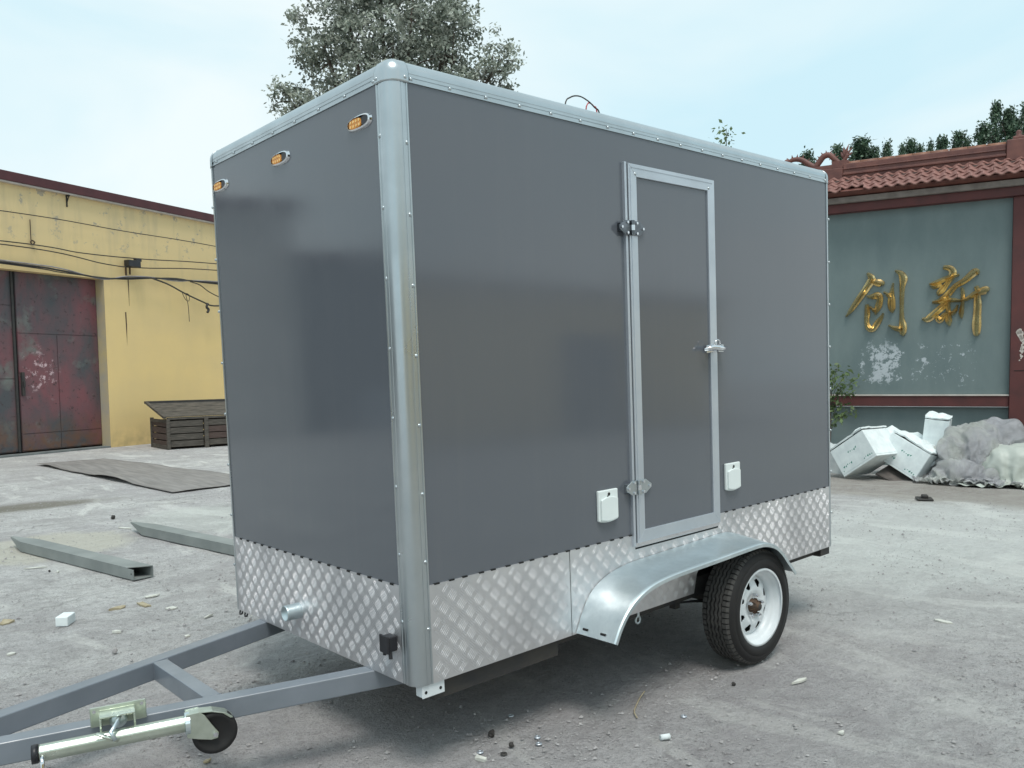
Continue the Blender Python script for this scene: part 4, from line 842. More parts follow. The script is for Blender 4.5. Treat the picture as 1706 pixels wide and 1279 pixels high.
for k in range(16):
    t = k / 15; x = -1.075 - 0.03 * math.sin(t * 4) - 0.05 * t + rnd.uniform(-0.02, 0.02); z = 2.08 - t * 0.42; a_ = rnd.uniform(0.01, 0.03) * (1.6 if t < 0.3 else 0.8)
    pp_ = [(x + a_ * rnd.uniform(0.6, 1.5) * math.cos(q_ * 0.785), 0.1025, z + a_ * rnd.uniform(0.6, 1.6) * math.sin(q_ * 0.785)) for q_ in range(8)]; pb.add(pp_, [tuple(range(8))])
pb.build('peeled_paint', 'white_trim', RB, fix=False)
# roof slopes under the tiles
def slope(t): return (0.42 - 0.42 * t, 4.40 + 0.30 * t)
MB().add([(-3.2, 0.40, 4.375), (2.95, 0.40, 4.375), (2.95, 0.0, 4.665), (-3.2, 0.0, 4.665), (-3.2, 0.15, 4.32), (2.95, 0.15, 4.32)], [(0, 1, 2, 3), (0, 4, 5, 1)]).build('roof_slope', 'ridge', RB, fix=False)
MB().add([(-3.2, -0.50, 4.375), (2.95, -0.50, 4.375), (2.95, -0.08, 4.665), (-3.2, -0.08, 4.665)], [(0, 3, 2, 1)]).build('roof_slope', 'tile', RB, fix=False)
# one tile: wavy pan that hangs down in the middle, with a thick lower lip
TW, TL = 0.163, 0.165
tm = MB(); nw = 8; rows = []
for e, (yy, zz) in enumerate(((0.0, 0.0), (TL, 0.03))):
    for k in range(nw + 1):
        u = k / nw; wv = 0.020 * math.cos(2 * math.pi * u) - 0.004
        rows.append((u * TW, yy, zz + wv))
n1_ = nw + 1
top_ = rows; bot_ = [(x, y, z - 0.018) for x, y, z in rows]
tm.v = top_ + bot_; B0 = 2 * n1_
for k in range(nw):
    tm.f += [(k, k + 1, n1_ + k + 1, n1_ + k), (B0 + k, B0 + n1_ + k, B0 + n1_ + k + 1, B0 + k + 1), (n1_ + k, n1_ + k + 1, B0 + n1_ + k + 1, B0 + n1_ + k)]
tm.f += [(0, n1_, B0 + n1_, B0), (nw, B0 + nw, B0 + n1_ + nw, n1_ + nw)]
tm.sm = [False] * len(tm.f)
tme = tm.build('roof_tile', 'tile', mesh_only=True)
ang = math.atan2(-0.30, 0.42)
for r_ in range(5):
    t = 1 - (r_ + 1) / 5.0; yy, zz = slope(t + 0.2)
    for c_ in range(36):
        x = -3.0 + c_ * TW + (0.02 if r_ % 2 else 0)
        if x > 2.85: continue
        if r_ == 4 and 1.02 < x < 1.28: continue       # broken tiles in the eave row
        yy2 = yy + 0.0; 
        o = inst('roof_tile', tme, RB, (x + rnd.uniform(-0.003, 0.003), yy2 - 0.02, zz + 0.012 + rnd.uniform(-0.003, 0.004)), (math.atan2(-0.30, 0.42) - 0.0 - 0.10, rnd.uniform(-0.015, 0.015), rnd.uniform(-0.02, 0.02)))
# ridge
MB().box(-0.86, 1.42, -0.12, 0.05, 4.64, 4.885).build('ridge_wall', 'ridge', RB, 0.01)
MB().box(-0.86, 1.42, 0.051, 0.085, 4.70, 4.735).box(-0.86, 1.42, 0.051, 0.07, 4.79, 4.81).build('ridge_moulding', 'ridge', RB, 0.006)
for k in range(9):
    x0 = -0.86 + k * 0.2535; MB().tube([(x0 + 0.004, -0.035, 4.875), (x0 + 0.250, -0.035, 4.875)], 0.058, 10, smooth=True).build('ridge_tile', 'ridge_warm', RB)
MB().box(-1.42, -0.862, -0.16, 0.10, 4.62, 4.93).box(-1.42, -0.94, -0.12, 0.06, 4.93, 4.98).build('ridge_end_block', 'ridge', RB, 0.012)
MB().lathe([(0.0, 0.16), (0.04, 0.15), (0.07, 0.11), (0.05, 0.06), (0.08, 0.03), (0.08, 0.0)], Matrix.Translation((-1.02, -0.03, 4.985)) @ Matrix.Scale(0.6, 4), 16).build('finial', 'ridge', RB)
MB().box(-3.2, -1.43, -0.12, 0.05, 4.64, 5.05).build('ridge_wall', 'ridge', RB, 0.01)
MB().box(1.422, 2.9, -0.12, 0.06, 4.60, 4.83).build('ridge_wall', 'ridge', RB, 0.012)
# dragon-like ridge ornament: looping body with spines and a flame tail
dg = MB(); bp = smooth_path([(2.30, -0.03, 5.02), (2.22, -0.03, 5.07), (2.08, -0.03, 5.05), (1.93, -0.03, 4.94), (1.86, -0.03, 4.91), (1.80, -0.03, 4.98), (1.73, -0.03, 5.06), (1.64, -0.03, 5.07), (1.56, -0.03, 4.99), (1.49, -0.03, 4.93), (1.42, -0.03, 4.95), (1.36, -0.03, 5.05)], 4)
nB = len(bp); dg.tube(bp, [0.032 + 0.018 * math.sin(math.pi * min(1, k / (nB - 1) * 1.1)) for k in range(nB)], 10)
for k in range(2, nB - 4, 2):
    p = Vector(bp[k]); d = (Vector(bp[min(k + 1, nB - 1)]) - Vector(bp[k - 1])).normalized(); u_ = Vector((-d.z, 0, d.x)); u_ = u_ if u_.z > 0 else -u_
    if bp[k][2] > 4.97: dg.tube([p + u_ * 0.02, p + u_ * 0.085 - d * 0.0], [0.022, 0.002], 5, flat=((0, 1, 0), 0.5))
for a_, l_ in ((-0.9, 0.13), (-0.45, 0.19), (-0.1, 0.23), (0.25, 0.20), (0.6, 0.14)):
    p = Vector((1.40, -0.03, 4.99)); q = p + Vector((-math.sin(a_ + 0.35), 0, math.cos(a_ + 0.35))) * l_; mid_ = (p + q) / 2 + Vector((0.012, 0, 0))
    dg.tube([p, mid_, q], [0.035, 0.024, 0.002], 6, flat=((0, 1, 0), 0.6))
dg.box(1.34, 1.60, -0.08, 0.02, 4.84, 4.95)
dg.box(1.60, 2.35, -0.08, 0.02, 4.82, 4.90)
dg.tube([(2.28, -0.03, 5.06), (2.36, -0.03, 5.03), (2.42, -0.03, 4.98)], [0.05, 0.04, 0.02], 8)
dg.build('ridge_ornament', 'ridge', RB)

# gold characters fixed on the panel
CH_a = [
  [(1.040,3.107,0.009),(0.974,3.012,0.030),(1.045,2.877,0.028),(1.158,2.708,0.025),(1.272,2.537,0.019),(1.355,2.426,0.004)],
  [(0.973,2.968,0.017),(0.884,2.945,0.030),(0.819,2.924,0.024),(0.807,2.897,0.005)],
  [(1.044,2.736,0.007),(0.962,2.728,0.021),(0.881,2.736,0.030),(0.848,2.673,0.024),(0.876,2.552,0.026),(0.918,2.441,0.005)],
  [(0.993,2.567,0.005),(0.924,2.502,0.016),(0.879,2.535,0.017)],
  [(1.042,2.605,0.014),(1.033,2.473,0.021),(1.039,2.332,0.019),(1.009,2.225,0.023),(0.948,2.206,0.023),(0.876,2.308,0.023),(0.813,2.410,0.012),(0.802,2.453,0.003)],
  [(0.659,2.922,0.003),(0.676,2.768,0.019),(0.679,2.629,0.029),(0.670,2.507,0.023),(0.661,2.455,0.004)],
  [(0.793,2.792,0.004),(0.721,2.736,0.016),(0.680,2.681,0.016)],
  [(0.630,3.118,0.007),(0.550,3.070,0.022),(0.510,2.981,0.031),(0.524,2.862,0.021),(0.529,2.621,0.016),(0.525,2.380,0.017),(0.508,2.241,0.029),(0.506,2.120,0.023),(0.503,2.081,0.004)],
  [(0.715,2.258,0.004),(0.634,2.211,0.017),(0.536,2.190,0.024)],
]
CH_b = [
  [(-0.050,3.121,0.015),(-0.140,3.102,0.022),(-0.183,3.036,0.027),(-0.143,2.955,0.020),(-0.083,2.925,0.013)],
  [(0.141,2.875,0.006),(0.037,2.891,0.020),(-0.068,2.935,0.020),(-0.187,2.977,0.017),(-0.272,2.996,0.007)],
  [(0.128,2.868,0.008),(0.067,2.830,0.019),(-0.031,2.861,0.013)],
  [(-0.202,2.968,0.010),(-0.114,2.873,0.017),(-0.040,2.776,0.025),(0.001,2.728,0.020),(0.011,2.687,0.005)],
  [(0.094,2.595,0.007),(0.003,2.610,0.017),(-0.102,2.680,0.024),(-0.176,2.768,0.022),(-0.234,2.832,0.020),(-0.337,2.892,0.023),(-0.439,2.985,0.028),(-0.497,3.027,0.026),(-0.530,2.978,0.007)],
  [(0.094,2.581,0.005),(-0.028,2.588,0.015),(-0.148,2.612,0.019),(-0.283,2.598,0.012),(-0.372,2.615,0.015),(-0.473,2.676,0.022),(-0.560,2.715,0.028),(-0.640,2.737,0.030),(-0.672,2.722,0.010)],
  [(-0.501,2.802,0.015),(-0.531,2.730,0.020)],
  [(0.236,2.341,0.007),(0.151,2.332,0.027),(0.045,2.426,0.027),(-0.059,2.522,0.025),(-0.149,2.585,0.013)],
  [(-0.132,2.704,0.012),(-0.127,2.553,0.015),(-0.129,2.418,0.019),(-0.139,2.282,0.024),(-0.152,2.211,0.003)],
  [(0.030,2.391,0.012),(-0.010,2.301,0.024),(-0.077,2.386,0.017),(-0.151,2.417,0.013),(-0.229,2.430,0.010)],
  [(-0.309,2.794,0.010),(-0.326,2.693,0.015),(-0.321,2.542,0.013),(-0.308,2.409,0.018),(-0.314,2.322,0.006)],
  [(-0.254,2.529,0.004),(-0.226,2.447,0.015),(-0.167,2.382,0.012)],
  [(-0.518,2.665,0.023),(-0.527,2.532,0.027),(-0.523,2.366,0.028),(-0.518,2.200,0.032),(-0.521,2.075,0.023),(-0.526,2.043,0.007)],
]


def character(strokes, label):
    allp = [p for s_ in strokes for p in s_]; cx_ = sum(p[0] for p in allp) / len(allp); cz_ = sum(p[1] for p in allp) / len(allp)
    E_ = empty('gold_character', rpt(cx_, 0.004, cz_), (0, 0, math.atan2(0.942, -0.336))); tag(E_, label, 'sign character')
    for k, st in enumerate(strokes):
        P = smooth_path([(p[0] - cx_, 0.030 + 0.004 * (k % 3), p[1] - cz_, p[2]) for p in st], 4)
        sidew = MB(); n = len(P); V = []; F = []
        for i, (x, y, z, r_) in enumerate(P):
            a0 = P[max(i - 1, 0)]; a1 = P[min(i + 1, n - 1)]; d = Vector((a1[0] - a0[0], 0, a1[2] - a0[2])).normalized(); s2 = Vector((-d.z, 0, d.x)); r_ = max(r_, 0.008) * 1.95
            c_ = Vector((x, 0, z)); 
            for (w2, hh_) in ((1, 0.0), (1, 0.018 + 0.0 * r_), (0.5, y + 0.008), (0.0, y + 0.026 + r_ * 0.55), (-0.5, y + 0.008), (-1, 0.018), (-1, 0.0)):
                q = c_ + s2 * (w2 * r_); V.append((q.x, hh_, q.z))
        for i in range(n - 1):
            for q in range(6): F.append((i * 7 + q, (i + 1) * 7 + q, (i + 1) * 7 + q + 1, i * 7 + q + 1))
        F.append(tuple(range(7))); F.append(tuple((n - 1) * 7 + 6 - k2 for k2 in range(7)))
        sidew.add(V, F, False).build('stroke', 'gold', E_)
character(CH_a, 'left gold relief character with a leaning roof stroke and long hook')
character(CH_b, 'right gold relief character with crossing brush strokes and a long vertical leg')

# ------------------------------------------------------------------ rubbish in front of the screen wall
def foam_box(loc, rot_, sz_, label, mat='foam', prints=True, broken=True):
    sx, sy, sz2 = sz_; E_ = empty('foam_box', loc, rot_); tag(E_, label, 'foam box', 'discarded foam boxes')
    t = 0.028; mb = MB().box(0, sx, 0, sy, 0, t).box(0, sx, 0, t, t, sz2).box(0, sx, sy - t, sy, t, sz2).box(0, t, t, sy - t, t, sz2).box(sx - t, sx, t, sy - t, t, sz2)
    o = mb.build('box_body', mat, E_, 0.008, 2)
    lid = MB(); nn = 10
    for i in range(nn + 1):
        for j in range(nn + 1):
            x, y = sx * i / nn, sy * j / nn; lid.v.append((x, y, sz2 + 0.012 + (0.085 * abs(mnoise.noise(Vector((x * 8, y * 8, loc[0])))) + 0.05 * mnoise.noise(Vector((x * 3, y * 3, loc[0]))) if broken else 0.0) * (1 if 0 < i < nn and 0 < j < nn else 0.3)))
    lid.f = [(i * (nn + 1) + j, (i + 1) * (nn + 1) + j, (i + 1) * (nn + 1) + j + 1, i * (nn + 1) + j + 1) for i in range(nn) for j in range(nn)]; lid.sm = [False] * len(lid.f)
    l_ = lid.build('lid', mat, E_, fix=False); s_ = l_.modifiers.new('s', 'SOLIDIFY'); s_.thickness = 0.022; s_.offset = 1
    if prints:
        pr = MB()
        for k in range(16):
            x = sx * (0.08 + 0.84 * ((k * 5) % 16) / 15); z = sz2 * ((0.16, 0.27, 0.62)[k % 3] + 0.04 * ((k * 7) % 5) / 5); w2 = 0.008 + 0.009 * ((k * 3) % 4) / 3
            pr.add([(x - w2, -0.0012, z), (x + w2 * 0.2, -0.0012, z - w2 * 1.2), (x + w2, -0.0012, z + w2), (x, -0.0012, z + w2 * 0.5)], [(0, 1, 2, 3)])
            w2 *= 0.9; y = sy * (0.12 + 0.76 * k / 15); z = sz2 * (0.15 + 0.12 * (k % 2))
            pr.add([(-0.0012, y - w2, z), (-0.0012, y + w2 * 0.2, z - w2), (-0.0012, y + w2, z + w2 * 0.8)], [(0, 1, 2)])
        tag(pr.build('printed_mark', 'green_print', E_, fix=False), kind='stuff')
    return E_
yaw = math.atan2(-0.942, -0.336)   # local Y of the wall frame
def rw(s_, o_, z=0): return tuple(rpt(s_, o_, z))
RA = math.atan2(0.942, -0.336)
foam_box(rw(1.12, 2.02, 0.02), (R(0), R(-34), RA + R(180 - 28)), (0.62, 0.60, 0.42), 'broken white foam box nearest the trailer, tilted onto its corner')
foam_box(rw(0.72, 1.75, 0.30), (R(-10), R(28), RA + R(180 - 24)), (0.62, 0.56, 0.42), 'tilted white foam box in the middle of the heap', 'foam')
foam_box(rw(0.80, 1.30, 0.22), (R(10), R(14), RA + R(170)), (0.60, 0.46, 0.36), 'white foam box lying behind the middle one, its top edge crumbled', 'foam')
foam_box(rw(0.16, 1.35, 0.42), (R(4), R(6), RA + R(176)), (0.32, 0.34, 0.42), 'small upright white foam box above the grey plastic heap', 'foam', False, True)
foam_box(rw(1.65, 1.35, 0.0), (R(4), R(6), RA + R(170)), (0.5, 0.4, 0.35), 'dirty foam box at the trailer end of the heap, half hidden', 'foam_grey', False)
for (s_, o_, z_, rx, ry, rz, dims, lb, mt) in ((0.72, 1.9, 0.06, 18, 24, 160, (0.62, 0.40, 0.03), 'dark sodden board wedged under the foam boxes', 'cardboard'), (0.12, 1.70, 0.10, 30, -35, 150, (0.40, 0.28, 0.03), 'white foam lid propped between the middle foam box and the plastic heap', 'foam'), (0.02, 1.95, 0.01, 6, 3, 140, (0.22, 0.16, 0.03), 'small broken foam slab on the ground in front of the heap', 'foam_grey')):
    o = MB().box(0, dims[0], 0, dims[1], 0, dims[2]).build('slab', mt, None, 0.004); o.location = rw(s_, o_, z_); o.rotation_euler = (R(rx), R(ry), RA + R(rz)); tag(o, lb, 'slab')

def heap(name, s_, o_, z_, rx, ry, rz, mat, label, cat, seed, amp=0.16, n=56, wr=1.0, grp=None):
    mb = MB(); nu_, nv_ = n * 2, n
    for j in range(nv_ + 1):
        for i in range(nu_):
            th_ = 2 * math.pi * i / nu_; ph_ = math.pi * j / nv_
            d = Vector((math.cos(th_) * math.sin(ph_), math.sin(th_) * math.sin(ph_), math.cos(ph_)))
            k = 1 + amp * 1.6 * mnoise.noise(d * 1.3 + Vector((seed, 0, 0)))
            wv_ = Vector((mnoise.noise(d * 2.0), mnoise.noise(d * 2.0 + Vector((9, 0, 0))), 0)) * 0.9; rdg = 1 - abs(mnoise.noise(d * 3.2 + Vector((0, seed, 0)) + wv_)) * 2.4
            rdg2 = 1 - abs(mnoise.noise(Vector((d.x * 9, d.y * 9, d.z * 4)) + Vector((seed, seed, 0)) + wv_ * 3)) * 2.5
            ax1 = Vector((math.sin(seed), 0.5, math.cos(seed))).normalized(); fo = 1 - abs(math.sin(math.pi * (d.dot(ax1) * 2.6 + 0.9 * mnoise.noise(d * 1.6 + Vector((seed, 2, 0)))))); fo2 = 1 - abs(math.sin(math.pi * (d.cross(ax1).z * 4.2 + 1.6 * mnoise.noise(d * 2.4 + Vector((2, seed, 0))))))
            k += wr * (0.05 * (rdg - 0.4) + 0.022 * rdg2 + 0.13 * fo ** 2 + 0.08 * fo2 ** 2)
            mb.v.append((d.x * rx * k, d.y * ry * k, max(d.z * rz * k, -0.6 * rz)))
    mb.f = [(j * nu_ + i, j * nu_ + (i + 1) % nu_, (j + 1) * nu_ + (i + 1) % nu_, (j + 1) * nu_ + i) for j in range(nv_) for i in range(nu_)]; mb.sm = [True] * len(mb.f)
    o = mb.build(name, mat, None, fix=True); o.location = rw(s_, o_, z_); o.rotation_euler = (0, 0, RA); tag(o, label, cat, grp); return o
def cloth(name, balls, org, size, nn, squeeze, mat, label, seed, steps=150, iters=7, wr=1.0):
    # a sheet of film bunched up and dropped over the lumps inside it (position based, run once here)
    rs_ = np.random.RandomState(seed); nu_, nv_ = nn; L0 = size[0] / (nu_ - 1)
    gx, gy = np.meshgrid(np.linspace(-0.5, 0.5, nu_) * size[0] * squeeze, np.linspace(-0.5, 0.5, nv_) * size[1] * squeeze, indexing='ij')
    P = np.stack([gx + org[0], gy + org[1], np.full_like(gx, org[2])], -1); P[..., 2] += rs_.normal(size=gx.shape) * 0.02
    P[..., 2] += 0.06 * np.sin(gx * 17 + seed) * np.cos(gy * 13 + seed) ; P += rs_.normal(size=P.shape) * 0.006
    V_ = np.zeros_like(P); hit = np.zeros(gx.shape, bool); B_ = [(np.array(c_), np.array(r_)) for c_, r_ in balls]
    def con(P, di, dj, L, k):
        a_ = P[:nu_ - di, :nv_ - dj] if dj >= 0 else P[:nu_ - di, -dj:]; b_ = P[di:, dj:] if dj >= 0 else P[di:, :nv_ + dj]
        d = b_ - a_; l = np.linalg.norm(d, axis=-1, keepdims=True) + 1e-9; c_ = d * (0.5 * k * (l - L) / l); a_ += c_; b_ -= c_
    for st in range(steps):
        hit[:] = False
        V_[..., 2] -= 0.0016; V_ *= 0.975; Q = P + V_
        for _ in range(iters):
            con(Q, 1, 0, L0, 0.5); con(Q, 0, 1, L0, 0.5); con(Q, 1, 1, L0 * 1.414, 0.3); con(Q, 1, -1, L0 * 1.414, 0.3); pass
            for c_, r_ in B_:
                d = (Q - c_) / r_; l = np.linalg.norm(d, axis=-1, keepdims=True); ins = l < 1; hit |= ins[..., 0]; Q = np.where(ins, c_ + d / (l + 1e-9) * r_, Q)
            Q[..., 2] = np.maximum(Q[..., 2], 0.012 + 0.01 * np.abs(np.sin(gx * 40)))
        V_ = np.clip(Q - P, -0.03, 0.03); P = Q; near = P[..., 2] < 0.03; V_[near] *= 0.3; V_[hit] *= 0.25
    ti = np.gradient(P, axis=0); tj = np.gradient(P, axis=1); Nn = np.cross(ti, tj); Nn /= np.linalg.norm(Nn, axis=-1, keepdims=True) + 1e-9
    for i in range(nu_):
        for j in range(nv_):
            u_, v2_ = gx[i, j] / squeeze, gy[i, j] / squeeze; wq = mnoise.noise(Vector((u_ * 2.2, v2_ * 2.2, seed)))
            r1 = 1 - abs(mnoise.noise(Vector((u_ * 8 + wq * 4, v2_ * 2.2 + wq * 3, seed + 3)))) * 3.2; r2 = 1 - abs(mnoise.noise(Vector((u_ * 9 - wq * 4, v2_ * 16 + wq * 5, seed + 7)))) * 3.0
            P[i, j] += Nn[i, j] * wr * (0.080 * max(r1, -0.3) + 0.028 * max(r2, -0.3))
    P[..., 2] = np.maximum(P[..., 2], 0.006)
    mb = MB(); mb.v = [tuple(p) for p in P.reshape(-1, 3).tolist()]
    mb.f = [(i * nv_ + j, (i + 1) * nv_ + j, (i + 1) * nv_ + j + 1, i * nv_ + j + 1) for i in range(nu_ - 1) for j in range(nv_ - 1)]; mb.sm = [True] * len(mb.f)
    o = mb.build(name, mat, None, fix=False); o.location = rw(0, 0, 0); o.rotation_euler = (0, 0, RA); sd = o.modifiers.new('sub', 'SUBSURF'); sd.levels = 1; sd.render_levels = 1
    tag(o, label, 'sack'); return o
cloth('plastic_sack', [((-0.55, 1.60, 0.36), (0.34, 0.30, 0.40)), ((-0.26, 1.68, 0.30), (0.22, 0.26, 0.30)), ((-0.34, 1.50, 0.55), (0.20, 0.2, 0.20)), ((-0.92, 1.52, 0.60), (0.20, 0.2, 0.20)), ((-0.68, 1.50, 0.72), (0.14, 0.14, 0.12))], (-0.55, 1.62, 1.0), (2.5, 2.0), (86, 70), 0.56, 'film', 'big crumpled clear plastic sack forming the upper heap beside the foam boxes', 3)
cloth('plastic_sack', [((-0.95, 1.80, 0.22), (0.42, 0.28, 0.30)), ((-1.25, 1.75, 0.30), (0.30, 0.26, 0.26))], (-1.0, 1.84, 0.75), (1.7, 1.25), (56, 44), 0.74, 'film_pale', 'pale smoother woven sack bulging in front at the right end of the heap', 5, wr=0.45)
cloth('plastic_sack', [((-0.30, 1.98, 0.12), (0.26, 0.16, 0.14)), ((-0.62, 2.0, 0.08), (0.22, 0.14, 0.10))], (-0.42, 2.0, 0.42), (1.25, 0.8), (52, 36), 0.62, 'film', 'flattened grey plastic sack at the front foot of the heap', 9)
heap('plastic_sack', -1.75, 1.55, 0.15, 0.55, 0.45, 0.32, 'film_pale', 'pale sack lying before the column, outside the heap', 'sack', 21.7, wr=0.8)
sc_ = MB()
for k in range(46):
    x = rnd.uniform(-1.35, 0.1); y = rnd.uniform(1.95, 2.25); a_ = rnd.uniform(0, 3.1); l_ = rnd.uniform(0.02, 0.08); w2 = rnd.uniform(0.01, 0.03); p = rpt(x, y, rnd.uniform(0.005, 0.03))
    dx, dy = math.cos(a_), math.sin(a_); hz = rnd.uniform(0.0, 0.03)
    sc_.add([(p.x - dx * l_, p.y - dy * l_, p.z), (p.x + dy * w2, p.y - dx * w2, p.z + 0.004), (p.x + dx * l_, p.y + dy * l_, p.z + hz), (p.x - dy * w2, p.y + dx * w2, p.z + 0.012)], [(0, 1, 2, 3)])
o = sc_.build('litter', 'cardboard', fix=False); tag(o, 'bits of torn litter along the foot of the plastic heap', 'litter', kind='stuff')
for k, (s_, o_, w2, lb) in enumerate(((-0.72, 2.13, 0.09, 'torn white paper scrap at the foot of the plastic heap'), (-0.86, 2.10, 0.07, 'crumpled white paper scrap right of the torn one by the heap'), (-1.05, 2.3, 0.08, 'small white scrap at the right end of the heap'))):
    mb = MB(); p = rpt(s_, o_, 0.02)
    for i in range(5):
        a_ = rnd.uniform(0, 6.28); mb.add([(0, 0, 0.02), (w2 * math.cos(a_), w2 * math.sin(a_), 0.0), (w2 * 0.9 * math.cos(a_ + 1.1), w2 * 0.9 * math.sin(a_ + 1.1), 0.05), (w2 * 0.3 * math.cos(a_ + 1.6), w2 * 0.3 * math.sin(a_ + 1.6), 0.03)], [(0, 1, 2, 3)])
    o = mb.build('paper_scrap', 'paper', fix=False); o.location = p; tag(o, lb, 'scrap')
o = MB().box(-0.12, 0.12, -0.09, 0.09, 0, 0.02).box(-0.05, 0.07, -0.04, 0.03, 0.02, 0.055).build('flat_stone', 'cable', None, 0.012); o.location = (8.48, 1.53, 0); o.rotation_euler = (0, 0, 0.5); tag(o, 'dark flat stone on the pale ground before the heap', 'stone')

# ------------------------------------------------------------------ plants and trees
def leaves(centers, n_per, spread, size, seed, droop=0.0):
    rs = np.random.RandomState(seed); C0 = np.repeat(np.array(centers), n_per, axis=0); N_ = len(C0)
    P = C0 + rs.normal(size=(N_, 3)) * np.array([spread, spread, spread * 0.75])
    th = rs.rand(N_) * 6.283; tilt = rs.normal(size=N_) * 0.6 + droop; roll = rs.normal(size=N_) * 0.6
    d = np.stack([np.cos(th) * np.cos(tilt), np.sin(th) * np.cos(tilt), -np.sin(tilt)], 1)
    s0 = np.stack([-np.sin(th), np.cos(th), np.zeros(N_)], 1); u0 = np.cross(d, s0); s1 = s0 * np.cos(roll)[:, None] + u0 * np.sin(roll)[:, None]
    L = (size * (0.6 + 0.8 * rs.rand(N_)))[:, None]; Wd = L * 0.27
    V = np.stack([P, P + d * L * 0.5 + s1 * Wd, P + d * L, P + d * L * 0.5 - s1 * Wd], 1).reshape(-1, 3)
    F = np.arange(N_ * 4).reshape(-1, 4); return V, F
def leafmesh(name, V, F, mat):
    me = bpy.data.meshes.new(name); me.vertices.add(len(V)); me.vertices.foreach_set('co', V.astype(np.float32).ravel())
    me.loops.add(F.size); me.loops.foreach_set('vertex_index', F.astype(np.int32).ravel()); me.polygons.add(len(F))
    me.polygons.foreach_set('loop_start', (np.arange(len(F)) * 4).astype(np.int32)); me.update(calc_edges=True); me.materials.append(M[mat]); me.validate(); return me
# big broadleaf tree behind the trailer
bt = empty('broadleaf_tree', (8.1, 12.1, 0)); tag(bt, 'large grey green tree rising over the trailer roof', 'tree')
lobes = [((8.14, 11.96, 8.44), 1.35), ((7.05, 12.95, 8.45), 0.60), ((6.52, 13.34, 7.2), 0.40), ((9.08, 11.09, 8.06), 0.82), ((9.75, 10.48, 7.93), 0.36), ((9.80, 10.42, 7.25), 0.24), ((7.59, 12.37, 7.48), 1.15), ((8.5, 11.7, 9.5), 1.15), ((7.45, 12.65, 9.3), 0.70), ((9.1, 11.15, 8.75), 0.45), ((8.3, 13.0, 8.4), 1.3), ((9.0, 12.0, 8.1), 0.9), ((9.3, 10.9, 7.1), 0.6), ((7.0, 12.9, 6.6), 0.65), ((8.5, 11.8, 6.6), 1.2), ((8.2, 12.5, 10.3), 1.1)]
rs = np.random.RandomState(11); cen = []
for (c_, r_) in lobes:
    k = int(78 * r_ ** 2) + 14
    for _ in range(k):
        d = rs.normal(size=3); d /= np.linalg.norm(d); q = np.array(c_) + d * r_ * (0.5 + 0.62 * rs.rand() ** 0.7); cen.append(q - np.array([8.1, 12.1, 0]))
V, F = leaves(cen, 36, 0.082, 0.088, 5, 0.35)
o = bpy.data.objects.new('crown', leafmesh('crown', V, F, 'leaf_big')); COL.objects.link(o); o.parent = bt
tk = MB(); tk.tube([(0, 0, -0.1), (0.05, 0, 2), (0.0, 0.05, 4.2), (0.02, 0.0, 5.6)], [0.26, 0.21, 0.17, 0.14], 12)
rb = random.Random(4)
for (c_, r_) in lobes:
    e = Vector(c_) - Vector((8.1, 12.1, 0)); s0 = Vector((0.02, 0, 4.4 + rb.random() * 1.2)); md = s0.lerp(e, 0.5) + Vector((0, 0, -0.25))
    tk.tube(smooth_path([tuple(s0), tuple(md), tuple(e)], 4), [0.09 - 0.07 * k / 8 for k in range(9)], 6)
    for _ in range(7):
        d = Vector((rb.gauss(0, 1), rb.gauss(0, 1), rb.gauss(0, 1))).normalized(); f = e.lerp(md, rb.random() * 0.6); tk.tube([f, f + d * r_ * 0.5 + Vector((0, 0, 0.05)), f + d * r_ * 0.95], [0.022, 0.015, 0.005], 5)
tk.build('trunk', 'bark', bt)
# small light tree whose tip shows over the roof
stt = empty('slender_tree', (10.46, 5.62, 0)); tag(stt, 'slender light green treetop just showing over the trailer roof edge', 'tree')
rs = np.random.RandomState(2); cen = [np.array([rs.normal() * 0.06 * (1 + k * 0.02), rs.normal() * 0.06 * (1 + k * 0.02), 5.62 - k * 0.035]) for k in range(12)] + [np.array([rs.normal() * 0.35, rs.normal() * 0.35, 4.9 - rs.rand() * 1.8]) for _ in range(90)]
V, F = leaves(cen, 7, 0.055, 0.08, 9, 0.1); o = bpy.data.objects.new('crown', leafmesh('crown', V, F, 'leaf_light')); COL.objects.link(o); o.parent = stt
MB().tube([(0, 0, 0), (0.03, 0.02, 2.6), (0, 0, 4.4), (0.0, 0.0, 5.6)], [0.05, 0.04, 0.02, 0.004], 7).build('trunk', 'bark', stt)
# poplars beyond the screen wall
def poplar_mesh(seed, H=10.0, nleaf=70):
    rs = np.random.RandomState(seed); cen = []
    for k in range(150):
        t = rs.rand(); z = H * (1 - 0.62 * t ** 1.0); rad = 0.04 + 0.62 * min(1, t * 2.2) ** 0.8 * (0.5 + 0.6 * rs.rand()); a_ = rs.rand() * 6.28; cen.append((rad * math.cos(a_) * rs.rand() ** 0.4, rad * math.sin(a_) * rs.rand() ** 0.4, z))
    for k in range(5): cen.append((rs.normal() * 0.05, rs.normal() * 0.05, H - 0.1 * k))
    V, F = leaves(cen, 40, 0.13, 0.14, seed, 0.2); return leafmesh('crown', V, F, 'leaf_poplar')
pm = [poplar_mesh(21), poplar_mesh(22), poplar_mesh(23), poplar_mesh(24)]
ptk = MB(); ptk.tube([(0, 0, -0.1), (0.05, 0, 4), (0, 0, 9.6)], [0.2, 0.13, 0.03], 8)
for k in range(26):
    z = 3.6 + k * 0.22; a_ = k * 2.4; ptk.tube([(0, 0, z), (0.5 * math.cos(a_), 0.5 * math.sin(a_), z + 0.55)], [0.04, 0.01], 5)
ptm = ptk.build('trunk', 'bark', mesh_only=True)
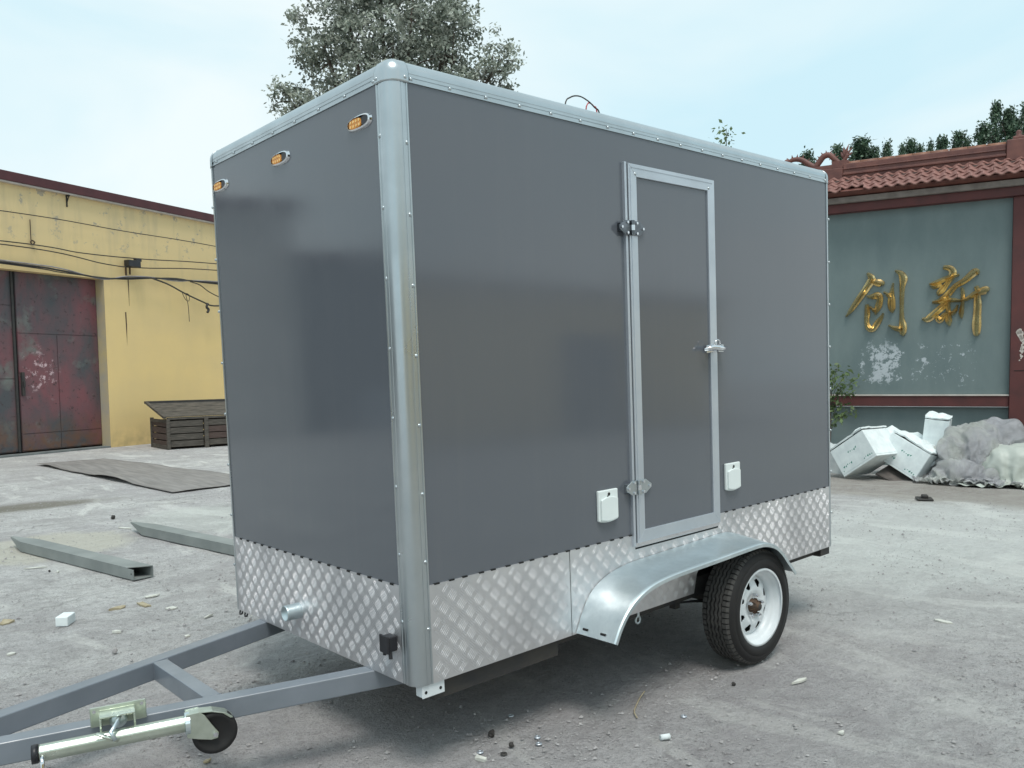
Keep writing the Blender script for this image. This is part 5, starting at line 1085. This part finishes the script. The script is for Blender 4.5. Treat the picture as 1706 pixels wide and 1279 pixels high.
PL = [((40.73, 20.85), 13.15, 0.85, 'first bushy poplar showing right of the trailer corner, behind the ridge ornament'), ((41.97, 19.76), 13.35, 0.75, 'poplar top showing through the loop of the ridge ornament'), ((42.93, 18.94), 13.8, 1.15, 'broad dark poplar just right of the ridge ornament tail'), ((43.43, 18.45), 13.30, 0.7, 'small poplar top touching the broad dark one on its right'), ((43.95, 18.01), 13.58, 0.55, 'narrow lone poplar standing apart in open sky'), ((44.56, 17.44), 13.36, 0.4, 'tiny poplar tip left of the mid ridge clump'), ((44.92, 17.15), 13.68, 0.66, 'pointed poplar in the middle of the ridge row'), ((45.26, 16.82), 13.38, 0.5, 'low poplar right of the pointed one'), ((45.68, 16.46), 13.58, 0.42, 'slim poplar tip over the ridge between two clumps'), ((46.17, 16.03), 13.72, 0.7, 'rounded poplar right of the slim tip'), ((46.83, 15.46), 14.05, 0.72, 'taller poplar over the right part of the ridge'), ((47.15, 15.15), 13.72, 0.5, 'low poplar leaning against the taller one'), ((47.87, 14.57), 14.5, 0.95, 'brighter bushy poplar left of the tallest pair'), ((48.42, 14.16), 15.5, 0.62, 'tallest poplar with a crooked narrow top'), ((48.9, 13.72), 15.25, 0.85, 'dense tall poplar next to the tallest one'), ((49.2, 13.45), 14.7, 0.6, 'poplar shoulder right of the dense tall one'), ((49.6, 13.1), 15.5, 0.6, 'poplar at the right edge of the picture'), ((50.6, 12.2), 15.8, 0.9, 'large poplar just beyond the right edge of the picture')]
for i, ((x, y), z, wd, lb) in enumerate(PL):
    t = empty('poplar_tree', (x, y, 0), (0, 0, i * 1.3)); tag(t, lb, 'tree', 'poplars beyond the screen wall')
    s_ = z / 10.0; inst('crown', pm[i % 4], t, sc=(wd * 1.35, wd * 1.35, s_)); inst('trunk', ptm, t, sc=(1, 1, s_ * 0.99))
# leafy shrub beside the screen wall
sh = empty('leafy_shrub', rw(1.42, 0.45, 0)); tag(sh, 'sparse green shrub growing by the screen wall next to the trailer', 'shrub')
rs = np.random.RandomState(8); cen = []; stm = MB(); tip = [(-0.30, 0.05, 1.42), (-0.16, 0.1, 1.5), (0.0, 0, 1.62), (-0.22, 0.05, 1.26), (-0.05, 0.05, 1.30), (-0.26, 0.0, 0.92), (-0.12, 0.1, 0.83), (-0.05, 0.0, 1.02), (0.15, 0, 1.5), (0.2, 0, 1.1)]
for t_ in tip:
    w4 = Vector((-0.336, 0.942, 0)) * t_[0] + Vector((-0.942, -0.336, 0)) * t_[1] + Vector((0, 0, t_[2])); b4 = Vector((-0.336, 0.942, 0)) * 0.12
    pth = smooth_path([tuple(b4 + Vector((0, 0, 0.0))), tuple(b4 * 0.8 + Vector((0, 0, t_[2] * 0.7))), tuple(w4)], 4); stm.tube(pth, [0.010 - 0.001 * k for k in range(len(pth))], 5)
    for k in range(4): cen.append(np.array(w4.lerp(b4 + Vector((0, 0, t_[2] * 0.8)), k * 0.22)))
V, F = leaves(cen, 9, 0.045, 0.085, 3, 0.3); o = bpy.data.objects.new('foliage', leafmesh('foliage', V, F, 'leaf_light')); COL.objects.link(o); o.parent = sh
stm.build('stem', 'bark', sh)

# ------------------------------------------------------------------ small things lying on the yard
def simple(mb, name, mat, loc, rz, label, cat, bevel=0.0, grp=None):
    o = mb.build(name, mat, None, bevel, fix=True); o.location = loc; o.rotation_euler = (0, 0, rz); return tag(o, label, cat, grp)
fb_ = simple(MB().box(-0.062, 0.062, -0.038, 0.038, 0.0, 0.062), 'foam_block', 'foam', (-0.40, 3.29, -0.002), 0.95, 'white foam block on the ground left of the drawbar', 'foam block', 0.006)
MB().box(0.0622, 0.065, -0.026, 0.026, 0.008, 0.052).build('dark_patch', 'cardboard', fb_)
def scrap(pts, h=0.01, seed=0):
    r_ = random.Random(seed); mb = MB(); n = len(pts); cx_ = sum(p[0] for p in pts) / n; cy_ = sum(p[1] for p in pts) / n
    vs = [(cx_, cy_, h * 1.5)] + [(p[0], p[1], 0.002 + h * r_.random()) for p in pts]; mb.add(vs, [(0, 1 + k, 1 + (k + 1) % n) for k in range(n)])
    mb.add([(v_[0], v_[1], -0.004) for v_ in vs[1:]] + [v_ for v_ in vs[1:]], [(k, (k + 1) % n, n + (k + 1) % n, n + k) for k in range(n)]); return mb
def blobpts(rx, ry, n, seed): 
    r_ = random.Random(seed); return [(rx * math.cos(2 * math.pi * k / n) * r_.uniform(0.6, 1.15), ry * math.sin(2 * math.pi * k / n) * r_.uniform(0.6, 1.15)) for k in range(n)]
items = [((0.24, 3.60), 0.055, 0.028, 'paper', 'small white scrap lying ahead of the nearer channel end'),
 ((0.12, 3.40), 0.10, 0.03, 'tan_scrap', 'long tan crumpled scrap in the middle of the bare ground'), ((-0.04, 3.43), 0.06, 0.03, 'tan_scrap', 'pale crumpled scrap just left of the long tan one'),
 ((0.23, 3.17), 0.045, 0.04, 'paper', 'square white scrap between the tan scraps and the trailer'), ((0.34, 2.80), 0.05, 0.012, 'paper', 'thin pale strip near the front corner of the trailer'),
 ((-0.22, 2.86), 0.03, 0.015, 'paper', 'small white chip right of the foam block'), ((-0.79, 2.86), 0.03, 0.022, 'paper', 'white chip at the left edge by the drawbar'),
 ((0.07, 2.47), 0.025, 0.02, 'paper', 'round white chip just behind the far drawbar beam'), ((-0.67, 3.61), 0.07, 0.045, 'tan_scrap', 'tan leaf-like scrap at the left edge of the picture'),
 ((-0.15, 5.25), 0.10, 0.012, 'paper', 'thin white strip before the nearer channel'), ((-0.05, 4.95), 0.04, 0.01, 'paper', 'tiny white strip close to the nearer channel'),
 ((2.03, -0.47), 0.065, 0.010, 'paper', 'flat pale sliver on the ground right of the tyre'), ((3.58, -0.56), 0.06, 0.028, 'paper', 'white paper scrap on the open ground at the right'),
 ((1.61, -0.90), 0.02, 0.015, 'paper', 'tiny white chip on the dark grit at the lower right'), ((0.32, -0.02), 0.035, 0.015, 'paper', 'white chip at the bottom edge of the picture'),
 ((-0.50, 0.74), 0.018, 0.014, 'tan_scrap', 'tan pebble under the jockey wheel'), ((1.0, 6.65), 0.13, 0.02, 'paper', 'white dust streak chip at the tip of the farther channel')]
for k, ((x, y), rx, ry, mt, lb) in enumerate(items): simple(scrap(blobpts(rx, ry, 8, k), 0.004 + 0.003 * (k % 3), k), 'scrap', mt, (x, y, 0.001), k * 1.7, lb, 'scrap')
for (x, y, lb) in ((0.36, 0.03, 'leftmost of the small round washers on the ground under the trailer side'), (0.59, -0.08, 'largest round washer lying near the bottom centre'), (0.63, -0.03, 'washer next to the largest one, half buried'), (0.42, -0.05, 'dark washer between the leftmost and the largest'), (1.26, -0.33, 'single washer lying apart, below the tyre'), (0.70, 0.22, 'small washer farther back in the trailer shade')):
    simple(MB().lathe([(0.005, 0.0), (0.0045, 0.004), (0.013, 0.004), (0.0145, 0.0)], Matrix.Identity(4), 18), 'washer', 'alu_door' if 'dark' not in lb else 'dark_steel', (x, y, 0.001), 0, lb, 'washer', grp='washers dropped on the ground')
o = MB().tube(smooth_path([(1.09, -0.20, 0.004), (1.13, -0.15, 0.005), (1.19, -0.11, 0.004), (1.28, -0.06, 0.005), (1.345, -0.035, 0.012)], 5), 0.0035, 6).build('plastic_strip', 'tan_scrap'); tag(o, 'bent pale strip of plastic on the ground before the trailer', 'strip')
o = MB().lathe([(0.008, 0), (0.012, 0), (0.012, 0.042), (0.008, 0.042), (0.008, 0)], axis_mat((0.99, -0.41, 0.011), (0.8, -0.5, 0.05)), 16).build('pipe_piece', 'foam'); tag(o, 'short white piece of plastic tube on the ground at bottom right', 'tube')
for k, (x, y, r_, lb) in enumerate(((0.50, 0.12, 0.022, 'dark pebble on the ground near the front bracket'), (0.49, -0.02, 0.018, 'small dark lump at the bottom centre'), (1.75, -0.27, 0.014, 'dark pebble just right of the pale strip'), (-0.35, 2.45, 0.022, 'brown stone behind the far drawbar beam'), (-0.10, 5.0, 0.014, 'dark pebble left of the foam block line'), (1.10, 7.4, 0.035, 'dark pebble on the pale concrete patch'), (0.78, 0.78, 0.05, 'grey stone lying in the shade beneath the trailer'), (2.35, 0.05, 0.02, 'pebble close to the tyre'))):
    mb = MB(); n = 9
    for j in range(6):
        for i in range(n):
            d = Vector((math.cos(2 * math.pi * i / n) * math.sin(math.pi * j / 5), math.sin(2 * math.pi * i / n) * math.sin(math.pi * j / 5), math.cos(math.pi * j / 5))); mb.v.append(tuple(d * r_ * (1 + 0.5 * mnoise.noise(d * 2 + Vector((k, k, 0)))) * 1.0))
    mb.f = [(j * n + i, j * n + (i + 1) % n, (j + 1) * n + (i + 1) % n, (j + 1) * n + i) for j in range(5) for i in range(n)]; mb.sm = [False] * len(mb.f)
    mb.v = [tuple(q_ * 0.7 for q_ in p_) for p_ in mb.v]; simple(mb, 'pebble', 'cable' if 'dark' in lb else 'stone', (x, y, r_ * 0.45), k, lb, 'pebble')

# ------------------------------------------------------------------ invented sheds out of view, added for the reflections in the glossy panels
def shed(name, loc, rz, L, Dp, H, mat, label, front_slabs):
    E_ = empty(name, loc, (0, 0, rz)); tag(E_, label, 'building')
    MB().box(0, L, 0, Dp, -0.05, H).build('wall', mat, E_)
    MB().box(-0.2, L + 0.2, -0.25, Dp + 0.2, H, H + 0.18).build('roof', 'fascia', E_)
    for (x0, x1, z1, mt) in front_slabs: MB().box(x0, x1, -0.03, -0.001, 0.0, z1).build('door', mt, E_)  # slabs of the added sheds; on the dark shed it is a pale band
shed('reflection_shed', (-6.89, 13.74, 0), R(21.3), 6.4, 5, 4.8, 'render_grey', 'added pale grey annex beside the yellow workshop, unseen, reflected in the trailer front', ())  # added out of view as the lighter part of the front panel's reflection
shed('reflection_shed', (-21.97, 7.84, 0), R(21.3), 16, 6, 3.7, 'dark_steel', 'added dark sheet metal shed out of view, the dark block reflected in the trailer front', ((1.0, 15.0, 0.9, 'frame'),))  # added for the dark reflection; its long low slab is a pale band
shed('reflection_shed', (24.0, -15.0, 0), R(180), 38, 6, 4.2, 'yellow', 'added low yellow shed behind the camera, unseen, reflected in the trailer panels', ((5.0, 8.0, 3.0, 'dark_steel'), (15.0, 18.5, 3.2, 'gate'), (28.0, 31.0, 3.0, 'dark_steel')))  # added out of view so the panels have something to reflect
